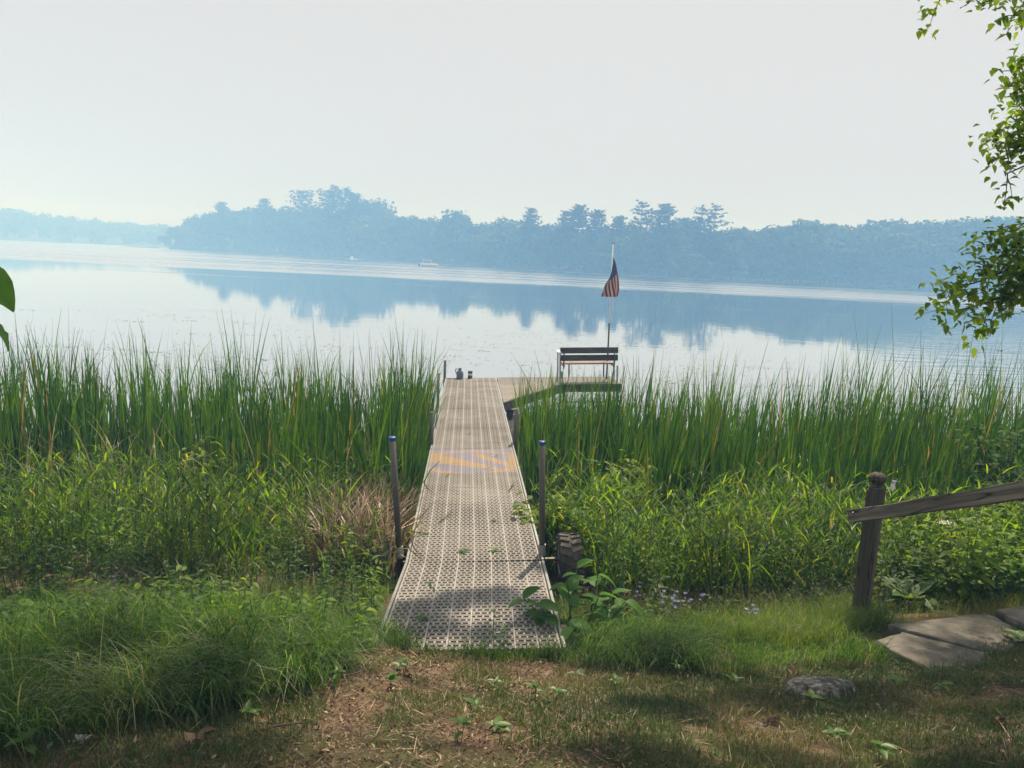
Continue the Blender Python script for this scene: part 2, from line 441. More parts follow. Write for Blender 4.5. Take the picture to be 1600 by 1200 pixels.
def ground_z(X, Y):
    near = (np.abs(X) < 5) & (Y > 1) & (Y < 7)
    r = .018 * (vnoise(X, Y, .12) - .5) + .012 * (vnoise(X + 9, Y, .05) - .5)
    return g(X, Y) + np.where(near, r, 0)
gx = np.concatenate([[-120, -60, -30, -16, -10, -7], np.arange(-5, 5.01, .04), [7, 10, 16, 30, 60, 120]])
gy = np.concatenate([[-40, -20, -10, -5, -2, 0, .8], np.arange(1.4, 6.0, .04), np.arange(6, 14, .5), [16, 20, 30, 60]])
m, n, l, out = newmat('bank_soil')
geo = n.new('ShaderNodeNewGeometry')
n1 = n.new('ShaderNodeTexNoise'); n1.inputs['Scale'].default_value = 2.2; n1.inputs['Detail'].default_value = 6
n2 = n.new('ShaderNodeTexNoise'); n2.inputs['Scale'].default_value = 26; n2.inputs['Detail'].default_value = 8; n2.inputs['Roughness'].default_value = .7
n3 = n.new('ShaderNodeTexNoise'); n3.inputs['Scale'].default_value = 120; n3.inputs['Detail'].default_value = 4
for q in (n1, n2, n3): l.new(geo.outputs['Position'], q.inputs['Vector'])
r1 = ramp(n, [(.32, (.032, .023, .015)), (.5, (.11, .074, .044)), (.68, (.22, .155, .09))]); l.new(n2.outputs['Fac'], r1.inputs[0])
r2 = ramp(n, [(.40, (.04, .045, .018)), (.7, (.085, .085, .03))]); l.new(n3.outputs['Fac'], r2.inputs[0])
rm = ramp(n, [(.44, (0, 0, 0)), (.58, (1, 1, 1))]); l.new(n1.outputs['Fac'], rm.inputs[0])
mx = n.new('ShaderNodeMix'); mx.data_type = 'RGBA'
l.new(rm.outputs[0], mx.inputs[0]); l.new(r1.outputs[0], mx.inputs[6]); l.new(r2.outputs[0], mx.inputs[7])
p = n.new('ShaderNodeBsdfPrincipled'); p.inputs['Roughness'].default_value = .95; p.inputs['Specular IOR Level'].default_value = .15
l.new(mx.outputs[2], p.inputs['Base Color'])
bp = n.new('ShaderNodeBump'); bp.inputs['Strength'].default_value = .9; bp.inputs['Distance'].default_value = .02
l.new(n2.outputs['Fac'], bp.inputs['Height']); l.new(bp.outputs[0], p.inputs['Normal'])
l.new(p.outputs[0], out.inputs['Surface'])
M['soil'] = m
tag(link('ground', grid_mesh('ground', gx, gy, ground_z), M['soil']), 'brown soil bank sloping down to the lake under grass and reeds', kind='structure')

# ------------------------------------------------------------------ water
m, n, l, out = newmat('lake_water')
geo = n.new('ShaderNodeNewGeometry')
sep = n.new('ShaderNodeSeparateXYZ'); l.new(geo.outputs['Position'], sep.inputs[0])
def wnoise(scale, stretch, detail=2):
    mp = n.new('ShaderNodeMapping'); mp.inputs['Scale'].default_value = stretch
    l.new(geo.outputs['Position'], mp.inputs['Vector'])
    q = n.new('ShaderNodeTexNoise'); q.inputs['Scale'].default_value = scale; q.inputs['Detail'].default_value = detail
    l.new(mp.outputs[0], q.inputs['Vector'])
    return q.outputs['Fac']
def wm(op, a, b=None, c=None):
    x = n.new('ShaderNodeMath'); x.operation = op
    for i, q in enumerate((a, b, c)):
        if q is None: continue
        if isinstance(q, (int, float)): x.inputs[i].default_value = q
        else: l.new(q, x.inputs[i])
    return x.outputs[0]
# a light breeze roughens the far water, the bay in front of the dock lies calm
bend = wm('MULTIPLY_ADD', sep.outputs[0], .10, sep.outputs[1])
edge = wm('MULTIPLY_ADD', wnoise(.03, (.35, 2.2, 1), 3), 46, wm('SUBTRACT', bend, 23))
br = n.new('ShaderNodeMapRange'); br.interpolation_type = 'SMOOTHSTEP'
br.inputs[1].default_value = 93; br.inputs[2].default_value = 104
l.new(edge, br.inputs[0])
# streaks of ripple just in front of the breeze line
stk = n.new('ShaderNodeMapRange'); stk.interpolation_type = 'SMOOTHSTEP'
stk.inputs[1].default_value = .60; stk.inputs[2].default_value = .66
l.new(wnoise(.06, (.12, 2.6, 1), 1), stk.inputs[0])
zone = n.new('ShaderNodeMapRange'); zone.inputs[1].default_value = 58; zone.inputs[2].default_value = 70
l.new(bend, zone.inputs[0])
brk = wm('MULTIPLY', br.outputs[0], wm('MULTIPLY_ADD', wnoise(.05, (.18, 2.4, 1), 2), 1.5, .15))
brk = wm('MINIMUM', brk, 1.0)
breeze = wm('MAXIMUM', brk, wm('MULTIPLY', wm('MULTIPLY', stk.outputs[0], zone.outputs[0]), .7))
# wavelets off to the right
rt = n.new('ShaderNodeMapRange'); rt.interpolation_type = 'SMOOTHSTEP'; rt.inputs[1].default_value = .46; rt.inputs[2].default_value = .70
l.new(wm('DIVIDE', sep.outputs[0], wm('MAXIMUM', sep.outputs[1], 5)), rt.inputs[0])
rough = wm('ADD', .014, wm('MULTIPLY', breeze, .30))
h1 = wnoise(1.0, (.55, 1.6, 1), 2)
h2 = wnoise(3.2, (.35, 1.4, 1), 3)
h3 = wnoise(.22, (.35, 1.2, 1), 1)
amp = wm('ADD', wm('ADD', .0026, wm('MULTIPLY', rt.outputs[0], .03)), wm('MULTIPLY', breeze, .03))
hh = wm('MULTIPLY', wm('ADD', wm('ADD', h1, wm('MULTIPLY', h2, .35)), wm('MULTIPLY', h3, .8)), amp)
bp = n.new('ShaderNodeBump'); bp.inputs['Strength'].default_value = 1.0; bp.inputs['Distance'].default_value = 1.0
l.new(hh, bp.inputs['Height'])
lw = n.new('ShaderNodeLayerWeight'); lw.inputs['Blend'].default_value = .5
dif = n.new('ShaderNodeBsdfDiffuse'); dif.inputs['Color'].default_value = (.075, .085, .075, 1)
gl = n.new('ShaderNodeBsdfGlossy'); gl.distribution = 'BECKMANN'; gl.inputs['Color'].default_value = (.97, .98, .99, 1)
l.new(rough, gl.inputs['Roughness']); l.new(bp.outputs[0], gl.inputs['Normal'])
mx = n.new('ShaderNodeMixShader')
l.new(lw.outputs['Facing'], mx.inputs[0]); l.new(dif.outputs[0], mx.inputs[1]); l.new(gl.outputs[0], mx.inputs[2])
l.new(mx.outputs[0], out.inputs['Surface'])
M['water'] = m
wm_ = new_mesh('water', [(-1200, 4.5, 0), (1200, 4.5, 0), (1200, 1270, 0), (-1200, 1270, 0)], np.array([[0, 1, 2, 3]]))
tag(link('water', wm_, M['water']), 'still grey lake mirroring the pale sky and the blue wooded shore', kind='structure')

# ------------------------------------------------------------------ far shore land
FARK = 1.35
HILLK = .90
SHORE0 = np.array([(-252, 520), (-160, 440), (-88, 349), (-31, 252), (-1.5, 200), (14.6, 178), (28.8, 168), (48.6, 169), (66, 167), (83, 172), (95, 171), (110, 173), (121, 172), (150, 165), (200, 150), (240, 110)], float)
S_AZ = np.arctan2(SHORE0[:, 0], SHORE0[:, 1]); S_D0 = np.hypot(SHORE0[:, 0], SHORE0[:, 1])
S_D = np.array([455, 425, 380, 320, 268, 240, 229, 237, 242, 259, 264, 277, 284, 301, 337, 352], float)
m, n, l, out = newmat('wooded_land')
geo = n.new('ShaderNodeNewGeometry')
nz = n.new('ShaderNodeTexNoise'); nz.inputs['Scale'].default_value = .3; nz.inputs['Detail'].default_value = 6
l.new(geo.outputs['Position'], nz.inputs['Vector'])
r1 = ramp(n, [(.3, (.03, .045, .015)), (.7, (.08, .10, .035))]); l.new(nz.outputs['Fac'], r1.inputs[0])
p = n.new('ShaderNodeBsdfPrincipled'); p.inputs['Roughness'].default_value = .95
l.new(r1.outputs[0], p.inputs['Base Color']); l.new(p.outputs[0], out.inputs['Surface'])
M['land'] = m
def far_strip(name, az, dist, prof):
    """land rising behind a shoreline, given by azimuth and distance"""
    V, F = [], []
    k = len(prof)
    for a, d in zip(az, dist):
        for (o, z) in prof:
            V.append(((d + o) * math.sin(a), (d + o) * math.cos(a), z))
    for i in range(len(az) - 1):
        for j in range(k - 1):
            F.append((i * k + j, (i + 1) * k + j, (i + 1) * k + j + 1, i * k + j + 1))
    return new_mesh(name, V, np.array(F), smooth=True)
azs = np.linspace(S_AZ[0], S_AZ[-1], 150)
dd = np.interp(azs, S_AZ, S_D) + 1.2 * np.sin(azs * 130) + .8 * np.sin(azs * 310)
PROF = [(-2, -.6), (0, -.05), (2, .3), (10, 1.2), (30, 3.6), (150, 9.0), (220, 8.0)]
tag(link('terrain', far_strip('terrain', azs, dd, PROF), M['land']), 'low wooded land of the far shore rising from the lake', kind='structure')
sp = new_mesh('spit', [(.80 * q[0], .80 * q[1], q[2]) for q in [(-258, 512, -.3), (-292, 524, -.2), (-296, 533, -.2), (-268, 540, -.3), (-262, 522, .7), (-285, 528, .4)]], [np.array([[0, 4, 5, 1], [3, 2, 5, 4]]), np.array([[0, 3, 4], [1, 5, 2]])])
tag(link('shore', sp, M['land']), 'low dark spit of land running out from the wooded point', kind='structure')
haz = np.linspace(-1.0, -.30, 60)
hz_top = np.interp(haz, [-1.0, -.66, -.622, -.56, -.495, -.42, -.30], [13, 15, 16, 11, 9.5, 8.5, 8])
V, F = [], []
for a, t in zip(haz, hz_top):
    for (o, z) in [(-2, -.5), (0, 0), (4, 1.0), (100, t * HILLK), (170, t * .9 * HILLK), (230, 2)]:
        V.append(((HILLK * 700 + o) * math.sin(a), (HILLK * 700 + o) * math.cos(a), z))
for i in range(59):
    for j in range(5): F.append((i * 6 + j, (i + 1) * 6 + j, (i + 1) * 6 + j + 1, i * 6 + j + 1))
tag(link('hills', new_mesh('hills', V, np.array(F), smooth=True), M['land']), 'low wooded hill across the lake fading into the smoke', kind='structure')

# ------------------------------------------------------------------ far trees
def tuft_quads(P, N, size, rng):
    """quads at P facing N with given half-size"""
    n_ = len(P)
    N = N / np.maximum(np.linalg.norm(N, axis=1, keepdims=True), 1e-6)
    r = rng.normal(size=(n_, 3))
    a = np.cross(N, r); a /= np.maximum(np.linalg.norm(a, axis=1, keepdims=True), 1e-6)
    b = np.cross(N, a)
    s = (size if np.ndim(size) else np.full(n_, size))[:, None]
    k = rng.uniform(.6, 1.0, (n_, 1))
    V = np.stack([P - a * s, P - b * s * k, P + a * s, P + b * s * k], 1).reshape(-1, 3)
    F = np.arange(n_ * 4).reshape(-1, 4)
    return V, F
def dec_tree(seed, wide=.40, low=.12, n_lobe=16, per=64, qs=.034):
    rng = np.random.default_rng(seed)
    P, N = [], []
    for i in range(n_lobe):
        d = rng.normal(size=3); d[2] = abs(d[2]) * 1.1 - .35; d /= np.linalg.norm(d)
        c = np.array([0, 0, (1 + low) / 2 + .02]) + d * np.array([wide * .62, wide * .62, (1 - low) / 2 * .72]) * rng.uniform(.7, 1.05)
        rr = rng.uniform(.10, .17) * np.array([1.15, 1.15, .85])
        q = rng.normal(size=(per, 3)); q /= np.linalg.norm(q, axis=1, keepdims=True)
        rad_ = rng.uniform(.55, 1.08, (per, 1))
        pts = c + q * rr * rad_
        P.append(pts); N.append(q + rng.normal(size=(per, 3)) * .5)
    P = np.concatenate(P); N = np.concatenate(N)
    P[:, 2] *= 1.0 / max(P[:, 2].max(), 1e-3)
    S_ = rng.uniform(.6, 1.3, len(P)) * qs
    nc = 150                                   # inner leaf masses, so that little sky shows through
    q = rng.normal(size=(nc, 3)); q /= np.linalg.norm(q, axis=1, keepdims=True)
    P = np.concatenate([P, np.array([0, 0, (1 + low) / 2]) + q * np.array([wide * .62, wide * .62, (1 - low) * .42]) * rng.uniform(.3, 1, (nc, 1))])
    N = np.concatenate([N, q + rng.normal(size=(nc, 3)) * .5]); S_ = np.concatenate([S_, rng.uniform(.05, .09, nc)])
    V, F = tuft_quads(P, N, S_, rng)
    rn = np.repeat(rng.random(len(P)), 4)
    mb = MB(); mb.tube([(0, 0, -.08), (.01, 0, .35), (-.01, .01, .75)], [.018, .013, .005], 6)
    for i in range(6):
        a = rng.uniform(0, 6.28); z = rng.uniform(.3, .6)
        mb.tube([(0, 0, z), (.22 * math.cos(a), .22 * math.sin(a), z + .2)], [.007, .002], 4)
    b = len(V)
    V2 = np.array(mb.V)
    quads = np.array([f for f in mb.F if len(f) == 4]) + b
    me = new_mesh('broadleaf_tree', np.concatenate([V, V2]), [F, quads], np.concatenate([rn, np.zeros(len(V2))]),
                  midx=np.concatenate([np.zeros(len(F)), np.ones(len(quads))]))
    me.materials.append(M['fardec']); me.materials.append(M['treebark'])
    return me
def pine_tree(seed, kind):
    rng = np.random.default_rng(seed)
    mt = MB(); mt.tube([(0, 0, -.08), (.004, 0, .5), (0, .003, .97)], [.016, .011, .003], 6)
    P, N, S = [], [], []
    z0 = {'p': .30, 'f': .60, 'l': .34}[kind]
    step = {'p': .040, 'f': .045, 'l': .066}[kind]
    z = z0
    while z < .985:
        u = (z - z0) / (1 - z0)
        L0 = {'p': .25 * (1 - u) ** .55 + .02, 'f': .25 * math.sqrt(max(0, 1 - (u * .9 - .25) ** 2)) * (1 - .25 * u), 'l': .23 * (1 - u) ** .55 + .03}[kind]
        nb = {'p': 7, 'f': 5, 'l': 5}[kind]
        a0 = rng.uniform(0, 6.28)
        for b in range(nb):
            L = L0 * rng.uniform(.5, 1.15)
            a = a0 + b * 6.283 / nb + rng.normal() * .25
            d = np.array([math.cos(a), math.sin(a), 0])
            up = rng.uniform(.05, .30) + (.25 * u if kind != 'f' else .1)
            tip = np.array([0, 0, z]) + d * L + np.array([0, 0, L * up])
            mt.tube([(0, 0, z), tuple((np.array([0, 0, z]) + tip) / 2 - np.array([0, 0, L * .06])), tuple(tip)], [.004, .003, .0015], 4, cap=False)
            k = max(4, int(L * {'p': 170, 'f': 120, 'l': 120}[kind]))
            t = rng.uniform({'p': .25, 'f': .35, 'l': .45}[kind], 1.05, k)
            pts = np.array([0, 0, z]) + d * (L * t)[:, None] + np.array([0, 0, 1.0]) * (L * up * t ** 1.5)[:, None]
            pts += rng.normal(size=(k, 3)) * np.array([.020, .020, .006 if kind != 'f' else .012])
            P.append(pts); N.append(np.tile([0, 0, 1.0], (k, 1)) + rng.normal(size=(k, 3)) * .45); S.append(rng.uniform(.014, .027, k))
        z += step * rng.uniform(.75, 1.3)
    k = 26
    pts = np.stack([rng.normal(size=k) * .014, rng.normal(size=k) * .014, rng.uniform(.93, 1.0, k)], 1)
    P.append(pts); N.append(rng.normal(size=(k, 3))); S.append(np.full(k, .013))
    P = np.concatenate(P); N = np.concatenate(N); S = np.concatenate(S)
    V, F = tuft_quads(P, N, S, rng)
    me = new_mesh('crown', V, F, np.repeat(rng.random(len(P)), 4)); me.materials.append(M['farpine'])
    tm = mt.mesh('trunk'); tm.materials.append(M['treebark'])
    return me, tm

DEC = [dec_tree(100 + i, wide=[.36, .44, .40, .5, .38, .46][i], low=[.15, .1, .2, .12, .08, .16][i]) for i in range(6)]
LOWT = [dec_tree(200 + i, wide=.62, low=-.02, n_lobe=14, per=60, qs=.05) for i in range(4)]
PINE = {k: [pine_tree(300 + 10 * j + i, k) for i in range(3 if k == 'p' else 2)] for j, k in enumerate('pfl')}
SKYLINE = [(-260.8, 532.4, 7.0, 'd'), (-250.9, 529.1, 14.3, 'd'), (-235.7, 521.8, 18.4, 'd'), (-221.9, 509.3, 22.2, 'd'), (-207.8, 494.2, 23.4, 'd'), (-197.8, 482.7, 27.8, 'p'), (-188.6, 479.8, 24.5, 'd'), (-176.0, 465.5, 26.2, 'd'), (-167.4, 461.0, 25.4, 'd'), (-154.3, 439.1, 28.4, 'p'), (-147.2, 437.2, 24.4, 'd'), (-134.3, 423.3, 25.3, 'd'), (-119.2, 399.1, 30.9, 'f'), (-111.4, 395.2, 24.9, 'd'), (-96.7, 369.5, 29.1, 'f'), (-88.1, 358.1, 29.0, 'f'), (-78.5, 342.4, 27.1, 'p'), (-73.2, 342.8, 25.0, 'd'), (-66.4, 333.1, 24.8, 'd'), (-60.9, 321.0, 20.8, 'd'), (-56.2, 310.8, 17.3, 'd'), (-52.3, 312.3, 17.2, 'd'), (-45.0, 293.4, 15.8, 'd'), (-38.7, 281.2, 15.9, 'd'), (-34.1, 276.8, 14.0, 'd'), (-28.7, 266.3, 15.1, 'd'), (-21.9, 247.8, 17.6, 'r'), (-18.2, 252.9, 11.9, 'd'), (-14.0, 238.0, 12.4, 'd'), (-9.8, 238.2, 12.3, 'd'), (-5.4, 226.1, 12.7, 'd'), (-1.8, 215.5, 14.0, 'd'), (1.1, 218.9, 12.2, 'd'), (3.2, 208.1, 14.9, 'p'), (7.1, 206.3, 11.3, 'd'), (10.2, 207.7, 11.6, 'd'), (12.2, 192.4, 14.0, 'p'), (15.5, 190.5, 15.3, 'p'), (20.1, 187.5, 14.1, 'p'), (23.4, 190.0, 11.2, 'd'), (25.3, 184.8, 12.8, 'p'), (29.1, 191.9, 11.9, 'd'), (30.0, 180.5, 15.7, 'l'), (32.5, 180.9, 14.6, 'l'), (35.4, 178.8, 15.7, 'p'), (41.3, 191.2, 12.5, 'd'), (44.4, 192.7, 13.2, 'd'), (44.2, 177.3, 16.1, 'l'), (48.5, 181.6, 15.7, 'l'), (53.1, 187.0, 11.6, 'd'), (55.8, 187.8, 11.6, 'd'), (57.8, 183.7, 12.0, 'd'), (63.1, 189.6, 11.1, 'd'), (64.2, 184.6, 12.5, 'd'), (69.2, 190.8, 12.5, 'd'), (70.1, 183.5, 13.8, 'd'), (73.9, 186.4, 14.4, 'd'), (76.9, 185.6, 14.0, 'd'), (81.7, 189.0, 13.6, 'd'), (82.8, 185.1, 13.8, 'd'), (86.1, 185.7, 13.4, 'd'), (92.8, 192.6, 14.5, 'd'), (96.5, 192.4, 15.3, 'd'), (100.9, 189.8, 15.9, 'd'), (105.6, 193.1, 14.5, 'd'), (104.5, 185.6, 15.4, 'd'), (111.7, 192.7, 15.9, 'd'), (110.9, 186.0, 17.1, 'd'), (119.4, 194.4, 16.5, 'd'), (120.7, 191.1, 17.2, 'd'), (124.5, 190.6, 17.4, 'd'), (130.7, 193.8, 17.6, 'd'), (133.2, 191.4, 17.9, 'd'), (137.6, 190.5, 18.0, 'd'), (137.8, 182.2, 19.1, 'd')]
PINE_LABELS = [
    'hazy pine with a bushy top near the tip of the wooded point', 'slim hazy pine standing left of the tall flat-topped pine',
    'tall flat-topped hazy pine rising alone above the wooded point', 'broadest flat-topped pine at the highest part of the skyline',
    'flat-topped pine just right of the broadest one', 'pine at the shoulder where the high skyline starts to drop',
    'lone hazy pine behind the gap between point and flagpole', 'first pine left of the flagpole group with a rounded side',
    'tallest rounded pine just left of the flagpole', 'leaning layered pine directly behind the flagpole top', 'small pointed pine just right of the flagpole',
    'layered open pine right of the flagpole, its branches reaching left', 'thin open pine tucked beside the dense conical pine',
    'dense conical pine between the open layered pines', 'layered open pine left of the last pine in the row', 'last layered pine before the broadleaf wood begins']
rs = np.random.default_rng(21)
pi_ = 0
def _far(x, y, h, k):
    a = math.atan2(x, y); d = math.hypot(x, y); q = float(np.interp(a, S_AZ, S_D0))
    o = d - q; D = float(np.interp(a, S_AZ, S_D)) + o; kk = D / d
    top = 3.25 + kk * (h + o * .12 - 3.25)
    return (D * math.sin(a), D * math.cos(a), top - o * .12, k)
SKYLINE = [_far(*t) for t in SKYLINE]
for i, (x, y, h, k) in enumerate(SKYLINE):
    rz = rs.uniform(0, 6.28)
    d = math.hypot(x, y); a = math.atan2(x, y)
    o = d - float(np.interp(a, S_AZ, S_D))
    z = max(.2, o * .12)
    if k in 'pfl':
        r = empty('pine_tree', (x, y, z), PINE_LABELS[pi_], 'tree', 'pines rising above the far shore')
        r.rotation_euler = (0, 0, rz); r.scale = (h * 1.22, h * 1.22, h * 1.09)
        cm, tm = PINE[k][i % len(PINE[k])]
        link('trunk', tm, None, r); link('crown', cm, None, r)
        pi_ += 1
    else:
        r = link('broadleaf_tree', DEC[i % 6], None, loc=(x, y, z))
        hw = max(h, 12) * (1.25 if k != 'r' else 1.0)
        r.rotation_euler = (0, 0, rz); r.scale = (hw * rs.uniform(.85, 1.1), hw * rs.uniform(.85, 1.1), h)
        tag(r, 'round-crowned broadleaf tree on the hazy skyline of the far shore' if k != 'r' else 'single round crown standing above its neighbours left of the flag', 'tree', 'skyline trees of the far shore')
T_AZ = np.array([math.atan2(t[0], t[1]) for t in SKYLINE]); T_H = np.array([t[2] if t[3] in 'dr' else np.nan for t in SKYLINE])
order = np.argsort(T_AZ); T_AZ = T_AZ[order]; T_H = T_H[order]
T_AZ = T_AZ[~np.isnan(T_H)]; T_H = T_H[~np.isnan(T_H)]
T_H = np.minimum(T_H, 34)
def low_row(n_, o0, o1, f0, f1, meshes, label, group, name, wide):
    for a in np.linspace(S_AZ[0] + .002, .66, n_):
        a += rs.normal() * .002
        o = rs.uniform(o0, o1); d = float(np.interp(a, S_AZ, S_D)) + o
        h = float(np.interp(a, T_AZ, T_H)) * rs.uniform(f0, f1) * (1 if a > -.44 else .7)
        r = link(name, meshes[rs.integers(len(meshes))], None, loc=(d * math.sin(a), d * math.cos(a), max(.1, o * .12) - .1))
        w = h * wide * rs.uniform(.85, 1.25) * (1.25 if d > 260 else 1.0)
        r.rotation_euler = (0, 0, rs.uniform(0, 6.28)); r.scale = (w, w, h)
        tag(r, label, 'tree', group)
low_row(96, 6, 13, .66, .90, DEC, 'broadleaf tree in the middle of the hazy wood on the far shore', 'middle trees of the far shore', 'broadleaf_tree', 1.15)
low_row(104, 1.5, 5, .26, .52, LOWT, 'low bushy tree leaning over the water at the far shore', 'bushy trees along the far waterline', 'bushy_tree', 1.1)

# the wood on the distant hill, one mass
rng = np.random.default_rng(5)
P, N, S = [], [], []
for i in range(900):
    a = rng.uniform(-.98, -.31); o = rng.uniform(2, 120) if i % 3 else rng.uniform(90, 130)
    t = HILLK * float(np.interp(a, haz, hz_top)); z = t * min(o / 100, 1)
    hgt = rng.uniform(8, 12); w = rng.uniform(3.5, 6.5)
    c = np.array([(HILLK * 700 + o) * math.sin(a), (HILLK * 700 + o) * math.cos(a), z + hgt * .55])
    q = rng.normal(size=(36, 3)); q /= np.linalg.norm(q, axis=1, keepdims=True)
    P.append(c + q * np.array([w, w, hgt * .5]) * rng.uniform(.7, 1.05, (36, 1))); N.append(q + rng.normal(size=(36, 3)) * .4); S.append(rng.uniform(1.1, 2.2, 36))
P = np.concatenate(P); N = np.concatenate(N); S = np.concatenate(S)
V, F = tuft_quads(P, N, S, rng)
tag(link('far_woods', new_mesh('far_woods', V, F, np.repeat(rng.random(len(P)), 4)), M['fardec']), 'unbroken wood on the smoky hill at the left end of the lake', 'woods', kind='stuff')

# ------------------------------------------------------------------ haze
m, n, l, out = newmat('smoke_haze')
pv = n.new('ShaderNodeVolumePrincipled')
pv.inputs['Color'].default_value = (.235, .51, 1.0, 1)
pv.inputs['Absorption Color'].default_value = (.88, .86, 1, 1)
pv.inputs['Density'].default_value = .0039
pv.inputs['Anisotropy'].default_value = -.30
l.new(pv.outputs[0], out.inputs['Volume'])
m.cycles.homogeneous_volume = True
mb = MB(); mb.box((0, 605, 26), (2500, 1350, 62))
tag(mb.build('haze', m), 'pale blue wildfire smoke haze over the whole lake', kind='stuff')

# ------------------------------------------------------------------ dock
DOCK = empty('roll_in_dock', (-.165, 4.0, 0), 'long roll-in lake dock of slotted tan deck panels with an arm to the right', 'dock')
DO = Vector((-.165, 4.0, 0))
JT = [Vector((-.185, 4.0, .885)), Vector((-.247, 5.77, .668)), Vector((-.520, 9.78, .578)), Vector((-.745, 13.1, .522)), Vector((-.975, 16.5, .462))]
TILT = rad(2.6)
DW = 1.20
def panel_mesh(width, plen, bars, mats):
    """slotted deck plank: cross bars, solid ribs and staggered bridges between the slots"""
    mb = MB()
    pitch = plen / bars
    for i in range(bars):
        mb.box((0, pitch * (i + .5), -.013), (width, pitch * .63, .024))
    mb.cur = 1
    for k in range(9):
        x = -width / 2 + width * k / 8
        x = min(max(x, -width / 2 + .009), width / 2 - .009)
        mb.box((x, plen / 2, -.0135), (.0105, plen - .004, .0285))
    for i in range(bars - 1):
        for k in range(8):
            for j in range(3):
                f = (j + (.35 if i % 2 else .72)) / 3
                x = -width / 2 + width * (k + f) / 8
                mb.box((x, pitch * (i + 1), -.0125), (.013, pitch * .38, .0235))
    for (yy, i) in ((pitch * .092, 1), (plen - pitch * .092, 1)):
        for k in range(8):
            for j in range(3):
                mb.box((-width / 2 + width * (k + (j + .35) / 3) / 8, yy, -.0125), (.013, pitch * .185, .0235))
    me = mb.mesh('deck_panel')
    for q in mats: me.materials.append(q)
    return me
PANEL = panel_mesh(DW - .06, .302, 6, [M['deck'], M['rib']])
PPAINT = panel_mesh(DW - .06, .302, 6, [M['paint'], M['paintrib']])
ARMP = panel_mesh(1.04, .302, 6, [M['deck'], M['rib']])
FR = []
for s in range(4):
    a, b = JT[s], JT[s + 1]
    d = (b - a); Ls = d.length; d.normalize()
    w = Vector((d.y, -d.x, 0)).normalized()
    w = (w * math.cos(TILT) + Vector((0, 0, 1)) * math.sin(TILT)); w = (w - d * w.dot(d)).normalized()
    up = w.cross(d)
    FR.append((a - DO, w, d, up, Ls))
    cnt = max(1, int((Ls - .01) / .306)); pit = (Ls - .012) / cnt
    for i in range(cnt):
        o = a - DO + d * (.006 + pit * i) + up * random.uniform(-.0015, .0015)
        yw = (o + DO).y
        me = PPAINT if 8.25 < yw < 9.70 else PANEL
        link('deck_panel', me, None, DOCK, M=frame(o, w, d, up) @ Matrix.Diagonal((1, (pit - .0006) / .302, 1, 1)))
    for sd in (-1, 1):
        mb = MB(); mb.cbox((sd * (DW / 2 - .012), Ls / 2, -.052), (.024, Ls - .012, .115), .004)
        mb.build('side_rail', M['alu'], DOCK, M=frame(a - DO, w, d, up))
    for i in range(int(Ls / 1.0) + 1):
        mb = MB(); mb.box((0, min(.06 + i * 1.0, Ls - .05), -.062), (DW - .05, .05, .06))
        mb.build('crossbar', M['alu'], DOCK, M=frame(a - DO, w, d, up))
def on_dock(s, x, y, z=0):
    o, w, d, up, Ls = FR[s]
    return o + w * x + d * y + up * z          # dock-local point
def post(top, bot, r, capmat=None, mat='pipe'):
    mb = MB(); mb.tube([bot, top], r, 14)
    o = mb.build('post', M[mat], DOCK, smooth=False)
    for pl in o.data.polygons: pl.use_smooth = len(pl.vertices) == 4
    t, b = Vector(top), Vector(bot); u = (t - b).normalized()
    if capmat:
        c = MB(); c.tube([t - u * .028, t + u * .002, t + u * .006], [r + .003, r + .003, r * .8], 14)
        c.build('cap', M[capmat], o)
    br = MB(); br.tube([b + (t - b) * .36 - u * .05, b + (t - b) * .36 + u * .05], r + .008, 12)
    br.build('bracket', M['alu'], o)
    return o
W = lambda x, y, z: Vector((x, y, z)) - DO
post(W(-.985, 5.80, 1.73), W(-.868, 5.84, .12), .0265, 'bluecap')
post(W(.283, 5.92, 1.725), W(.365, 5.95, .18), .0265, 'bluecap')
post(W(-1.135, 10.02, 1.03), W(-1.135, 10.02, -.75), .033)
post(W(.085, 10.18, 1.10), W(.085, 10.18, -.75), .033)
post(W(-1.585, 16.40, .86), W(-1.585, 16.40, -1.2), .032)
post(W(-1.66, 15.75, .66), W(-1.66, 15.75, -1.2), .033, mat='lichen')
# wheels on an axle beside the landward end of the second section
AX = W(-.25, 6.18, .49); AXD = FR[1][1]
mb = MB(); mb.tube([AX - AXD * .93, AX + AXD * .93], .02, 8); mb.build('axle', M['pipe'], DOCK)
def wheel(c, R=.235, wid=.20):
    axis = AXD.normalized(); t = Vector((0, 0, 1)); t = (t - axis * t.dot(axis)).normalized(); s = t.cross(axis)
    Mx = frame(c, s, t, axis)
    root = MB(); root.lathe([(.05, -.07), (R * .55, -.075), (R * .60, -.09), (R * .60, .09), (R * .55, .075), (.05, .07)], 20)
    rim = root.build('wheel', M['rimmetal'], DOCK, M=Mx)
    ty = MB()
    ty.lathe([(R * .56, -wid * .40), (R * .74, -wid * .50), (R * .90, -wid * .46), (R * .965, -wid * .30), (R * .985, 0), (R * .965, wid * .30), (R * .90, wid * .46), (R * .74, wid * .50), (R * .56, wid * .40)], 30)
    for k in range(20):                       # chevron lugs
        a = 2 * math.pi * k / 20
        for sd in (-1, 1):
            aa = a + (math.pi / 20 if sd > 0 else 0)
            rot = Matrix.Rotation(aa, 3, 'Z') @ Matrix.Rotation(sd * .35, 3, 'X')
            cpos = Matrix.Rotation(aa, 3, 'Z') @ Vector((R * .985, 0, sd * wid * .25))
            ty.box(cpos, (.018, .034, wid * .46), rot)
    o = ty.build('tyre', M['rubber'], rim)
    hub = MB(); hub.lathe([(.045, -.10), (.045, .10)], 12); hub.build('hub', M['bolt'], rim)
